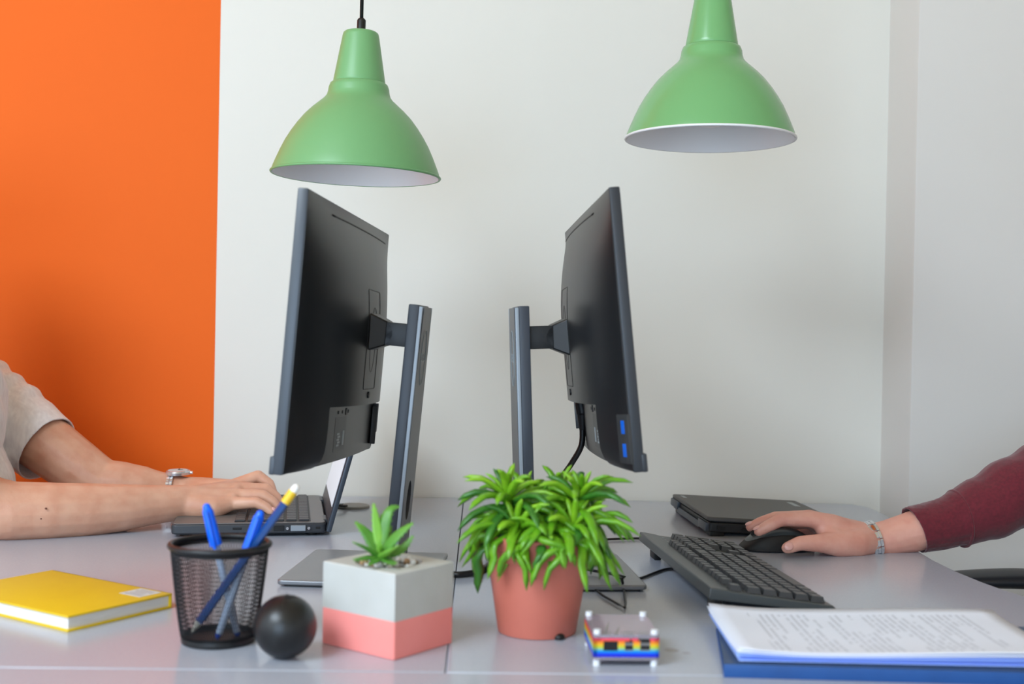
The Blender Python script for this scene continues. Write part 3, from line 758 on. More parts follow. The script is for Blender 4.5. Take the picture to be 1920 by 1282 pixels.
# ------------------------------------------------------------------ mouse
ms = thing('mouse', 'black computer mouse under the right hand with a silver-grey top', 'mouse', (0.4370, 1.742, DZ), R(3))
def mouse_ring(t, k, n=40):
    a = 2 * PI * k / n
    c_, s_ = math.cos(a), math.sin(a)
    ex = 0.75
    px_ = 0.056 * (abs(c_) ** ex) * (1 if c_ > 0 else -1); py_ = 0.0305 * (abs(s_) ** ex) * (1 if s_ > 0 else -1) * (1 - 0.12 * math.cos(a) ** 2)
    sc = math.cos(t * PI / 2) ** 0.62 if t < 1 else 0.0
    sc = max(sc, 0.02)
    x = px_ * sc; y = py_ * sc
    H = 0.034 * (1 - ((x - 0.008) / 0.085) ** 2 * 1.05) - (0.006 if x < -0.03 else 0) * (abs(x + 0.03) / 0.03)
    return Vector((x, y, 0.002 + (H - 0.002) * math.sin(t * PI / 2) ** 0.9))
def mouse_shell(t0, t1, m, scale=1.0):
    g = G(); n = 40
    V = [[g.bm.verts.new(Vector((p.x * scale, p.y * scale, p.z))) for p in (mouse_ring(t0 + (t1 - t0) * i / m, k) for k in range(n))] for i in range(m + 1)]
    for i in range(m):
        for k in range(n): g.bm.faces.new((V[i][k], V[i][(k + 1) % n], V[i + 1][(k + 1) % n], V[i + 1][k]))
    g.bm.faces.new(V[0]); g.bm.faces.new(V[-1]); return g
obj('body', mouse_shell(0.0, 0.52, 8), M['mouseside'], ms, 60)
obj('top_shell', mouse_shell(0.50, 1.0, 8, 1.012), M['mousetop'], ms, 60, label='dark grey glossy top')
g = G(); g.cyl((-0.030, -0.0035, 0.0235), (-0.030, 0.0035, 0.0235), 0.0075, n=20); obj('scroll_wheel', g, M['mouseside'], ms, 35)
g = G(); g.tube(smooth_path([(0.3827, 1.7190, 0.7450), (0.3768, 1.7719, 0.7425), (0.3534, 1.7745, 0.7425), (0.3169, 1.7943, 0.7425), (0.2776, 1.8002, 0.7425), (0.2380, 1.8061, 0.7425), (0.1796, 1.7872, 0.7425), (0.1295, 1.7559, 0.7425)]), 0.0017, 8); obj('cable', g, M['cable'], ms, 180, world=True)

# ------------------------------------------------------------------ loose cables and desk grommet
pc = thing('power_cable', 'thick black power lead dropping from the right monitor behind the plant', 'cable', (0.1199, 1.8538, 0.7400))
g = G(); g.tube(smooth_path([(0.1477, 1.7150, 0.9168), (0.1464, 1.7120, 0.8903), (0.1327, 1.7060, 0.8655), (0.1175, 1.7000, 0.8432), (0.1046, 1.6900, 0.8126), (0.0931, 1.6750, 0.7809), (0.0850, 1.7264, 0.7455), (0.0667, 1.6475, 0.7445), (0.0401, 1.6070, 0.7445), (0.0220, 1.5870, 0.7445), (0.0079, 1.5431, 0.7445), (-0.0057, 1.5182, 0.7445), (-0.0210, 1.5072, 0.7445), (-0.0304, 1.5065, 0.7445), (-0.0379, 1.4896, 0.7445), (-0.0383, 1.4579, 0.7445)]), 0.0043, 10); obj('lead', g, M['cable'], pc, 180, world=True)
g = G(); g.chain([((0.1447, 1.7150, 0.9496), 0.0088), ((0.1473, 1.7150, 0.9382), 0.0092)]); g.cyl((0.1473, 1.7150, 0.9382), (0.1485, 1.7140, 0.9123), 0.0086, 0.0052, n=16); obj('plug', g, M['cable'], pc, 40, world=True)
tc_ = thing('thin_cable', 'thin black cable with a sharp fold lying behind the rainbow board case', 'cable', (0.1698, 1.3594, 0.7400))
g = G(); g.tube([Vector(p) for p in ((0.1135, 1.5097, 0.7425), (0.1364, 1.4780, 0.7427), (0.1489, 1.4067, 0.7427), (0.1625, 1.3605, 0.7427), (0.1674, 1.3449, 0.7427), (0.1715, 1.3691, 0.7427), (0.1789, 1.4521, 0.7435), (0.1749, 1.4368, 0.7570), (0.1683, 1.4701, 0.7540))], 0.0015, 8); obj('lead', g, M['cable'], tc_, 60, world=True)
gr = thing('cable_grommet', 'round beige cable grommet set in the left desk behind the open laptop', 'cable grommet', (-0.2171, 2.0952, 0.7400))
g = G(); g.lathe([(0.0285, 0.0), (0.0285, 0.0028), (0.0270, 0.0042), (0.0240, 0.0044)], 48); obj('cover', g, M['grommet'], gr, 35)
g = G(); g.box((-0.024, 0.004, 0.0046), (0.012, 0.010, 0.0015)); obj('cable_slot', g, M['black'], gr, None)
g = G(); g.tube(smooth_path([(-0.2404, 2.0562, 0.7490), (-0.2319, 2.0611, 0.7475), (-0.2262, 2.0755, 0.7455)]), 0.0022, 8); tag(obj('laptop_lead', g, M['cable'], None, 180), 'short black laptop lead entering the beige desk grommet', 'cable')

# ------------------------------------------------------------------ pencil cup with pens
CX, CY = -0.2535, 1.190
cup = thing('pencil_cup', 'black wire-mesh pencil cup holding two blue pens and a pencil', 'pencil cup', (CX, CY, DZ))
def cr_(z): return 0.0345 + (0.0478 - 0.0345) * (z / 0.097) ** 0.75
g = G(); ns = 104; nz = 14
for d in (1, -1):
    for k in range(ns):
        pts = []
        for j in range(nz + 1):
            z = 0.006 + (0.092 - 0.006) * j / nz; a = 2 * PI * k / ns + d * 0.62 * j / nz
            r_ = cr_(z); pts.append((r_ * math.cos(a), r_ * math.sin(a), z))
        g.tube(pts, 0.00032, 4)
obj('mesh_wall', g, M['meshmetal'], cup, 180, kind='stuff')
g = G(); g.tube([(0.0478 * math.cos(2 * PI * k / 64), 0.0478 * math.sin(2 * PI * k / 64), 0.0955) for k in range(64)], 0.0030, 10, closed=True); obj('rim', g, M['blackplastic'], cup, 180)
g = G(); g.lathe([(0.0465, 0.089), (0.0482, 0.0955)], 64, caps=(False, False)); obj('collar', g, M['blackplastic'], cup, 180)
g = G(); g.lathe([(0.0300, 0.0), (0.0355, 0.0005), (0.0362, 0.003), (0.0350, 0.0085), (0.0335, 0.009), (0.0330, 0.004), (0.001, 0.004)], 64); obj('base', g, M['blackplastic'], cup, 40)
def along(a, b, t): return Vector(a).lerp(Vector(b), t)
def pen(a, b, label):
    """a = lower end, b = top of the cap"""
    o = thing('pen', label, 'pen', a, 0, 'pens in the mesh cup')
    f = lambda t: along(a, b, t)
    L_ = (Vector(b) - Vector(a)).length
    g = G(); g.cyl(f(0.045), f(0.80), 0.0038, n=14); obj('barrel', g, M['penbarrel'], o, 35, world=True, label='clear barrel')
    g = G(); g.cyl(f(0.0), f(0.05), 0.0016, 0.0036, n=12); obj('tail', g, M['pennib'], o, 35, world=True)
    g = G(); g.cyl(f(0.05), f(0.78), 0.0014, n=8); obj('ink_tube', g, M['pennib'], o, 35, world=True)
    g = G(); g.cyl(f(0.70), f(0.955), 0.0062, 0.0055, n=18); g.seg(f(0.95), 0.0054, f(0.985), 0.0040, n=14); cp = obj('cap', g, M['penblue'], o, 35, world=True, label='bright blue cap')
    d = (Vector(b) - Vector(a)).normalized(); s_ = d.cross(Vector((0, -1, 0))).cross(d).normalized()
    side = Vector((0, -1, 0)); side = (side - d * side.dot(d)).normalized()
    p0 = f(0.68) + side * 0.0072; p1 = f(0.95) + side * 0.0066
    g = G(); g.tube([p0, p1, f(0.965) + side * 0.004], [0.0017, 0.0019, 0.0015], 8); obj('clip', g, M['penblue'], cp, 35, world=True)
pen((-0.2351, 1.1960, 0.7414), (-0.2690, 1.1960, 0.8729), 'blue-capped pen leaning left at the back of the mesh cup')
pen((-0.2523, 1.1780, 0.7447), (-0.2141, 1.1900, 0.8678), 'blue-capped pen leaning right beside the pencil in the mesh cup')
pl = thing('pencil', 'navy pencil with a yellow ferrule and white eraser leaning across the mesh cup', 'pencil', (-0.2769, 1.1720, 0.7501))
pa, pb = (-0.2779, 1.1740, 0.7496), (-0.1786, 1.1880, 0.8944)
f = lambda t: along(pa, pb, t)
g = G(); g.cyl(f(0.085), f(0.885), 0.0042, n=6); obj('shaft', g, M['pencil'], pl, 25, world=True)
g = G(); g.cyl(f(0.015), f(0.087), 0.0009, 0.0041, n=12); obj('sharpened_tip', g, M['wood'], pl, 35, world=True)
g = G(); g.cyl(f(0.0), f(0.017), 0.0003, 0.0010, n=8); obj('lead', g, M['black'], pl, 35, world=True)
g = G()
for t in (0.885, 0.905, 0.925, 0.945): g.cyl(f(t), f(t + 0.017), 0.0047, n=14)
g.cyl(f(0.885), f(0.963), 0.0044, n=14); obj('ferrule', g, M['ferrule'], pl, 35, world=True)
g = G(); g.seg(f(0.960), 0.0042, f(0.988), 0.0038, n=14); obj('eraser', g, M['eraser'], pl, 60, world=True)

# ------------------------------------------------------------------ ball
bc = Vector((-0.1792, 1.1340, 0.7700)); br = 0.0296
g = G(); g.ball((0, 0, 0), br, u=48, v=32)
for v in g.bm.verts:      # slightly flattened where it rests
    if v.co.z < -br + 0.0006: v.co.z = -br + 0.0006
    v.co.z += br - 0.0006
bl = obj('ball', g, M['ball'], None, 180); bl.location = (bc.x, bc.y, DZ); WM[bl.name] = Matrix.Translation(bl.location)
tag(bl, 'matte black rubber ball between the pencil cup and the concrete planter', 'ball')
g = G(); g.tube([((br + 0.00002) * math.cos(2 * PI * k / 64), 0, br - 0.0006 + (br + 0.00002) * math.sin(2 * PI * k / 64)) for k in range(64)], 0.00025, 6, closed=True); g.xf(Matrix.Translation((0, 0, br)) @ Matrix.Rotation(R(78), 4, 'X') @ Matrix.Rotation(R(90), 4, 'Z') @ Matrix.Translation((0, 0, -br)))
obj('mould_seam', g, M['ball'], bl, 180)

# ------------------------------------------------------------------ concrete cube planter with succulent
PX, PY, PR = -0.0870, 1.1885, R(51.5)
HX, HY, HZ = 0.0425, 0.0480, 0.0815
cp = thing('potted_succulent', 'small succulent in a square concrete planter with a coral painted lower band', 'potted plant', (PX, PY, DZ), PR)
g = G(); n = 44; rh = 0.0335
ca_ = math.atan2(HY, HX); angs = []
for q0, q1 in ((-ca_, ca_), (ca_, PI - ca_), (PI - ca_, PI + ca_), (PI + ca_, 2 * PI - ca_)): angs += [q0 + (q1 - q0) * k / 11 for k in range(11)]
def sq(k, hx, hy):
    a = angs[k]; c_, s_ = math.cos(a), math.sin(a); t = min(hx / max(abs(c_), 1e-6), hy / max(abs(s_), 1e-6)); return c_ * t, s_ * t
levels = [(None, 0.0365), (None, 0.0795)]
def ring(fn, z): return [g.bm.verts.new((*fn(k), z)) for k in range(n)]
A = ring(lambda k: sq(k, HX, HY), 0.0362); B = ring(lambda k: sq(k, HX, HY), HZ - 0.0012); B2 = ring(lambda k: sq(k, HX - 0.0012, HY - 0.0012), HZ)
C_ = ring(lambda k: (rh * math.cos(angs[k]), rh * math.sin(angs[k])), HZ); D_ = ring(lambda k: (0.030 * math.cos(angs[k]), 0.030 * math.sin(angs[k])), HZ - 0.016)
for X, Y in ((A, B), (B, B2), (B2, C_), (C_, D_)):
    for k in range(n): g.bm.faces.new((X[k], X[(k + 1) % n], Y[(k + 1) % n], Y[k]))
g.bm.faces.new(list(reversed(A))); g.bm.faces.new(D_)
pot = obj('pot', g, M['concrete'], cp, 40)
g = G(); g.box((0, 0, 0.0185), (2 * HX + 0.0003, 2 * HY + 0.0003, 0.037), bevel=0.0018, seg=3); obj('painted_band', g, M['coral'], pot, 35, label='coral paint')
g = G(); g.lathe([(0.031, HZ - 0.010), (0.001, HZ - 0.006)], 32); obj('soil', g, M['soil'], cp, 180)
rnd = random.Random(5); pmesh = None
for k in range(46):
    a = rnd.uniform(0, 2 * PI); rr = 0.029 * math.sqrt(rnd.random()); s_ = rnd.uniform(0.6, 1.2)
    mx = Matrix.Translation((rr * math.cos(a), rr * math.sin(a), HZ - 0.0045 + rnd.uniform(0, 0.003))) @ Euler((rnd.uniform(0, 3), rnd.uniform(0, 3), 0)).to_matrix().to_4x4() @ Matrix.Diagonal((s_, s_ * 0.8, s_ * 0.7, 1))
    if pmesh is None:
        g = G(); g.ball((0, 0, 0), 0.0038, u=8, v=5); o_ = obj('pebble', g, M['pebble'], cp, 180); pmesh = o_.data; o_.matrix_basis = mx
        g = G(); g.ball((0, 0, 0), 0.0038, u=8, v=5); o2_ = obj('pebble', g, M['pebble2'], cp, 180); pm2 = o2_.data; o2_.matrix_basis = Matrix.Translation((0.02, -0.006, HZ - 0.003))
    else: place('pebble', pmesh if k % 4 else pm2, mx, cp)
def blade(path, wid, thick, up, n=9, curl=0.3):
    """succulent leaf: pointed, thick, slightly channelled; path = smooth list of points"""
    g = G(); pts = smooth_path(path, 5); k = len(pts); rings = []
    for i, p in enumerate(pts):
        t = i / (k - 1)
        d = (pts[min(i + 1, k - 1)] - pts[max(i - 1, 0)]).normalized()
        sd = d.cross(Vector(up)); 
        if sd.length < 1e-3: sd = d.cross(Vector((0, 1, 0)))
        sd.normalize(); nm = sd.cross(d)
        w = wid * max(0.03, (1 - t ** 2.2)) * (0.62 + 0.75 * min(t * 2.5, 1.0) * 0.5); h = thick * max(0.05, 1 - t ** 1.5)
        rings.append([g.bm.verts.new(p + sd * (w * math.cos(a)) + nm * (h * math.sin(a) + curl * w * abs(math.cos(a)) ** 2)) for a in [2 * PI * j / n for j in range(n)]])
    for A_, B_ in zip(rings, rings[1:]):
        for j in range(n): g.bm.faces.new((A_[j], A_[(j + 1) % n], B_[(j + 1) % n], B_[j]))
    g.bm.faces.new(list(reversed(rings[0]))); g.bm.faces.new(rings[-1]); return g
root = Vector((-0.0936, 1.1720, 0.8275))
aloe = [((-0.1203, 1.1780, 0.8621), (-0.1068, 1.1760, 0.8480), 0.0075, 'aloe'), ((-0.1196, 1.1500, 0.8466), (-0.1063, 1.1620, 0.8380), 0.0065, 'aloe'), ((-0.1188, 1.1500, 0.8293), (-0.1048, 1.1580, 0.8295), 0.0060, 'aloe'),
        ((-0.1030, 1.1850, 0.8797), (-0.0990, 1.1800, 0.8579), 0.0058, 'aloepale'), ((-0.0948, 1.1900, 0.8685), (-0.0945, 1.1840, 0.8521), 0.0060, 'aloe'), ((-0.0770, 1.1900, 0.8757), (-0.0881, 1.1850, 0.8694), 0.0062, 'aloe'),
        ((-0.0617, 1.1650, 0.8640), (-0.0774, 1.1650, 0.8498), 0.0075, 'aloe'), ((-0.0625, 1.1850, 0.8482), (-0.0745, 1.1800, 0.8336), 0.0062, 'aloe'), ((-0.0738, 1.1350, 0.8469), (-0.0847, 1.1480, 0.8373), 0.0068, 'aloepale'),
        ((-0.0769, 1.1420, 0.8273), (-0.0850, 1.1550, 0.8273), 0.0066, 'aloe'), ((-0.1030, 1.1400, 0.8263), (-0.0980, 1.1520, 0.8271), 0.0058, 'aloe'), ((-0.0940, 1.1600, 0.8483), (-0.0942, 1.1640, 0.8394), 0.0042, 'aloepale'), ((-0.0853, 1.2000, 0.8549), (-0.0899, 1.1880, 0.8425), 0.0055, 'aloe')]
for tip, mid, w, mt in aloe:
    up = Vector((0, -0.55, 0.8)) if Vector(tip).z > root.z + 0.02 else Vector((0, -0.2, 1))
    g = blade([root + (Vector(mid) - root) * 0.1, mid, tip], w, w * 0.42, up)
    obj('leaf', g, M[mt], cp, 180, world=True)
tooth = G()
for tip, mid, w, mt in aloe[:10]:
    pts = smooth_path([root, mid, tip], 5)
    for i in range(3, len(pts) - 1):
        d = (pts[i + 1] - pts[i - 1]).normalized(); sd = d.cross(Vector((0, -0.5, 0.8))).normalized()
        t = i / (len(pts) - 1); ww = w * (1 - t ** 2.2) * 1.0
        for s_ in (1, -1):
            b0 = pts[i] + sd * s_ * ww * 0.9
            tooth.cyl(b0, b0 + sd * s_ * 0.0016 + d * 0.0008, 0.0006, 0.0001, n=4)
obj('leaf_teeth', tooth, M['aloepale'], cp, None, world=True, kind='stuff')

# ------------------------------------------------------------------ terracotta pot with trailing plant
TX, TY = 0.0640, 1.247
tp_ = thing('potted_plant', 'bushy bright green plant with long curved leaves in a terracotta pot', 'potted plant', (TX, TY, DZ))
g = G()
prof = [(0.0360, 0.004), (0.0405, 0.0005), (0.0412, 0.003), (0.0528, 0.0765), (0.0550, 0.0775), (0.0556, 0.0785), (0.0582, 0.1005), (0.0588, 0.1020), (0.0566, 0.1028), (0.0554, 0.1010), (0.0530, 0.085), (0.002, 0.085)]
g.lathe(prof, 72); tpot = obj('pot', g, M['terracotta'], tp_, 40)
for a in (-1.02, 0.4, 2.2):
    g = G(); g.ball((0.0402 * math.cos(a), 0.0402 * math.sin(a), 0.002), (0.006, 0.006, 0.0042), u=14, v=8); obj('drain_hole', g, M['black'], tpot, 180)
g = G(); g.lathe([(0.0534, 0.086), (0.030, 0.090), (0.001, 0.094)], 40); obj('soil', g, M['soil'], tp_, 180)
rnd = random.Random(11)
heads = [((0.0287, 1.2450, 0.8799), 46, 1.0), ((0.1091, 1.2500, 0.8793), 46, 1.0), ((0.0660, 1.2750, 0.8638), 22, 0.95), ((0.0381, 1.2220, 0.8505), 26, 0.95), ((0.0997, 1.2220, 0.8503), 30, 1.0), ((0.0688, 1.2150, 0.8467), 16, 0.75), ((0.0890, 1.3000, 0.8791), 16, 0.9), ((0.0513, 1.3000, 0.8756), 14, 0.9), ((0.1236, 1.2620, 0.8537), 14, 1.0)]
soil = Vector((TX, TY, DZ + 0.09))
nleaf = 0
for h, cnt, sc in heads:
    h = Vector(h)
    g = G(); g.tube(smooth_path([soil + (h - soil) * 0.0 + Vector(((h.x - soil.x) * 0.3, (h.y - soil.y) * 0.3, 0)), soil.lerp(h, 0.5) + Vector(((h.x - soil.x) * 0.15, 0, 0)), h], 4), [0.0030] * 4 + [0.0026] * 4 + [0.0018], 7); obj('stem', g, M['stem'], tp_, 180, world=True)
    for i in range(cnt):
        az = i * 2.39996 + rnd.uniform(-0.2, 0.2); t = i / cnt                      # young leaves at the top stand up, older ones droop
        el = R(78 - 110 * t ** 0.7 + rnd.uniform(-9, 9)); Ln = sc * (0.030 + 0.042 * min(1, t * 2.2)) * rnd.uniform(0.85, 1.12)
        base = h.lerp(soil.lerp(h, 0.45), t * 0.8)
        out = Vector((math.cos(az), math.sin(az), 0)); dr = out * math.cos(el) + Vector((0, 0, math.sin(el)))
        droop = 0.45 + 1.1 * t
        p1 = base + dr * Ln * 0.35; p2 = p1 + (dr + Vector((0, 0, -0.35 * droop))).normalized() * Ln * 0.35; p3 = p2 + (dr + Vector((0, 0, -0.95 * droop))).normalized() * Ln * 0.36
        P4 = [base, p1, p2, p3]
        # keep leaves outside the pot wall and above the desk
        for j, p in enumerate(P4):
            d2 = Vector((p.x - TX, p.y - TY, 0)); zt = p.z - DZ
            if zt < 0.107 and d2.length < 0.064:
                if d2.length > 0.030: d2 = d2.normalized() * 0.066; P4[j] = Vector((TX + d2.x, TY + d2.y, p.z))
                else: P4[j] = Vector((p.x, p.y, DZ + 0.108))
        g = G(); k = 6; pts = smooth_path(P4, 2); n_ = 6; rings = []
        W = 0.0043 * rnd.uniform(0.85, 1.15) * (0.75 + 0.35 * min(1, t * 3))
        for q, p in enumerate(pts):
            tt = q / (len(pts) - 1)
            d = (pts[min(q + 1, len(pts) - 1)] - pts[max(q - 1, 0)]).normalized(); sd = d.cross(Vector((0, 0, 1)))
            if sd.length < 0.05: sd = out.cross(Vector((0, 0, 1)))
            sd.normalize(); nm = sd.cross(d)
            w = W * (0.45 + 1.1 * math.sin(PI * min(tt * 0.9 + 0.08, 1)) ** 0.8 * 0.62) * (1 if tt < 0.85 else 0.55); hgt = w * 0.62
            if tt >= 0.999: w *= 0.15; hgt *= 0.15
            rings.append([g.bm.verts.new(p + sd * (w * math.cos(2 * PI * a / n_)) + nm * (hgt * math.sin(2 * PI * a / n_) + 0.35 * w * abs(math.cos(2 * PI * a / n_)))) for a in range(n_)])
        for A_, B_ in zip(rings, rings[1:]):
            for j in range(n_): g.bm.faces.new((A_[j], A_[(j + 1) % n_], B_[(j + 1) % n_], B_[j]))
        g.bm.faces.new(list(reversed(rings[0]))); g.bm.faces.new(rings[-1])
        mt = 'leafpale' if t < 0.3 and rnd.random() < 0.6 else ('leafdark' if rnd.random() < 0.22 else 'leaf')
        obj('leaf', g, M[mt], tp_, 180, world=True); nleaf += 1

# ------------------------------------------------------------------ little computer board in a layered case
bd = thing('board_case', 'tiny computer in a layered rainbow acrylic case with ports facing the viewer', 'computer board', (0.1405, 1.156, DZ), R(1.0))
bw, bl_ = 0.0310, 0.0400
rb = rainbow_material(0.0085, 0.0265)
for sx in (-1, 1):
    for sy in (-1, 1):
        g = G(); g.cyl((sx * (bw - 0.004), sy * (bl_ - 0.004), 0), (sx * (bw - 0.004), sy * (bl_ - 0.004), 0.006), 0.0034, n=14); obj('foot', g, M['nylon'], bd, 35)
        g = G(); g.cyl((sx * (bw - 0.004), sy * (bl_ - 0.004), 0.0295), (sx * (bw - 0.004), sy * (bl_ - 0.004), 0.0335), 0.0034, n=14); obj('screw', g, M['nylon'], bd, 35)
g = G(); g.prism(rounded_rect(bw, bl_, 0.003), 0.0055, 0.0085); obj('bottom_layer', g, M['acrylic'], bd, 35)
zs = [0.0085 + 0.003 * k for k in range(7)]
for k in range(6):      # six coloured layers, each an open frame with the port bays cut in its near side
    g = G(); z = (zs[k] + zs[k + 1]) / 2; h = 0.00285; wl = 0.0040
    g.box((-bw + wl / 2, 0, z), (wl, 2 * bl_, h)); g.box((bw - wl / 2, 0, z), (wl, 2 * bl_, h)); g.box((0, bl_ - wl / 2, z), (2 * bw, wl, h))
    if k in (0, 1): g.box((0, -bl_ + wl / 2, z), (2 * bw, wl, h))
    elif k == 5: g.box((-0.0115, -bl_ + wl / 2, z), (0.030, wl, h)); g.box((0.0080, -bl_ + wl / 2, z), (0.006, wl, h)); g.box((0.0265, -bl_ + wl / 2, z), (0.0085, wl, h)); g.box((-0.0275, -bl_ + wl / 2, z), (0.007, wl, h))
    else:
        for x, w in ((-0.0262, 0.0096), (-0.0045, 0.0065), (0.0098, 0.0065), (0.0268, 0.0084)): g.box((x, -bl_ + wl / 2, z), (w, wl, h))
    obj('case_layer', g, rb, bd, 30)
g = G(); g.prism(rounded_rect(bw, bl_, 0.003), 0.0266, 0.0296); obj('top_layer', g, M['acrylic'], bd, 35, label='clear top plate')
g = G(); g.box((0, 0, 0.0125), (2 * bw - 0.009, 2 * bl_ - 0.009, 0.0016)); obj('circuit_board', g, M['pcb'], bd, None)
g = G(); g.box((0, -0.001, 0.0238), (2 * bw - 0.010, 2 * bl_ - 0.012, 0.0012)); obj('inner_plate', g, pm('inner_plate_tint', (226, 150, 130), 0.4, var=(40, (205, 190, 160))), bd, None)
g = G(); g.box((-0.0145, -bl_ + 0.009, 0.0195), (0.0135, 0.016, 0.0110)); e_ = obj('network_port', g, M['black'], bd, None)
for x in (0.0030, 0.0180):
    g = G(); g.box((x, -bl_ + 0.009, 0.0205), (0.0095, 0.0165, 0.0130)); up_ = obj('usb_port', g, M['portsteel'], bd, None)
    for z in (0.0238, 0.0176):
        g = G(); g.box((x, -bl_ + 0.0008, z), (0.0086, 0.0004, 0.0034)); obj('socket', g, M['black'], up_, None)

# ------------------------------------------------------------------ blue folder with papers
fo = thing('folder', 'thick blue card folder lying under the stack of white papers', 'folder', (0.2265, 1.0834, DZ), R(-3.4))
FW, FD, FH = 0.34, 0.176, 0.0125
MF = Matrix(((1, 0, 0, 0), (0, 1, 0, 0), (0, 0, 1, 0), (0, 0, 0, 1)))
def frect(a, b): return [(0.0, 0.0), (FW, 0.0), (FW, FD), (0.0165, FD)]
g = G(); g.prism(frect(0, 0), 0, 0.0022); obj('back_cover', g, M['folder'], fo, 35, bevel=0.0006)
g = G(); g.prism([(0.004, 0.004), (FW - 0.004, 0.004), (FW - 0.004, FD - 0.003), (0.020, FD - 0.003)], 0.0022, FH - 0.002); obj('flap_stack', g, M['folder'], fo, 35, bevel=0.0006)
g = G(); g.prism(frect(0, 0), FH - 0.0022, FH); obj('front_cover', g, M['foldergloss'], fo, 35, bevel=0.0006)
g = G(); g.box((FW / 2, 0.0012, FH / 2), (FW, 0.0028, FH), bevel=0.001); obj('spine', g, M['folder'], fo, 35)
PW, PL_ = 0.186, 0.304
ps = thing('paper_stack', 'curled stack of printed white papers lying on the blue folder', 'papers', (0.3975, 1.178, DZ + FH), R(88.0))
pp = printed_paper_material(); rnd = random.Random(3)
for k in range(5):
    # sheet local frame: rows of print along X, stacked along Y (so the page is read from the right-hand seat)
    ox, oy, ra = rnd.uniform(-0.002, 0.002), rnd.uniform(-0.002, 0.002), R(rnd.uniform(-0.6, 0.6))
    z0 = 0.0005 + 0.0010 * k
    def sh(u, v, z0=z0, k=k, ra=ra, ox=ox, oy=oy):
        x = (u - 0.5) * PW; y = (v - 0.5) * PL_
        lift = 0.0050 * max(0, 1 - u / 0.35) ** 2 * (0.2 + 0.8 * k / 4) * (1.0 - 0.4 * v) + 0.0018 * math.sin(v * 5 + 1) * (k / 4) + 0.0030 * max(0, (v - 0.75) / 0.25) ** 2 * k / 4 + 0.003 * max(0, (u - 0.8) / 0.2) ** 2 * k / 4
        c_, s_ = math.cos(ra), math.sin(ra)
        return (x * c_ - y * s_ + ox, x * s_ + y * c_ + oy, z0 + lift + 0.002 * k / 4)
    g = G(); g.grid(sh, 14, 18)
    o_ = obj('sheet', g, pp if k == 4 else (M['sheet'] if k == 3 else M['bluesheet']), ps, 180)
    sd_ = o_.modifiers.new('thickness', 'SOLIDIFY'); sd_.thickness = 0.0004; sd_.offset = -1

# ------------------------------------------------------------------ yellow book
bk = thing('book', 'yellow clothbound notebook lying flat at the left edge', 'book', (-0.4094, 1.2150, DZ), R(0))
e1 = Vector((-0.338 + 0.4088, 1.3174 - 1.2136, 0)).normalized(); e2 = Vector((-e1.y, e1.x, 0)); bwid, blen, bh = 0.134, 0.208, 0.0165
MBk = Matrix(((e1.x, e2.x, 0, 0), (e1.y, e2.y, 0, 0), (0, 0, 1, 0), (0, 0, 0, 1)))
g = G(); g.box((bwid / 2, blen / 2, 0.0012), (bwid, blen, 0.0024), bevel=0.0006); g.xf(MBk); obj('back_cover', g, M['yellow'], bk, 35)
g = G(); g.box((bwid / 2, blen / 2, bh - 0.0012), (bwid, blen, 0.0024), bevel=0.0006); g.xf(MBk); obj('front_cover', g, M['yellow'], bk, 35)
g = G(); g.box((bwid - 0.0012, blen / 2, bh / 2), (0.0026, blen, bh), bevel=0.0008); g.xf(MBk); obj('spine', g, M['yellow'], bk, 35)
g = G(); g.box((bwid / 2, blen / 2, bh / 2), (bwid - 0.005, blen - 0.006, bh - 0.0046)); g.xf(MBk); obj('pages', g, M['pages'], bk, None)
g = G(); g.box((bwid - 0.020, 0.028, bh + 0.0001), (0.030, 0.034, 0.0003)); g.xf(MBk); st_ = obj('sticker', g, M['label'], bk, None, label='pale sticker near the spine')
g = G()
for k in range(5): g.box((bwid - 0.030 + 0.005 * k, 0.028, bh + 0.0003), (0.0018, 0.026 - 0.004 * (k % 3), 0.0001))
g.xf(MBk); obj('sticker_print', g, M['legend'], st_, None)
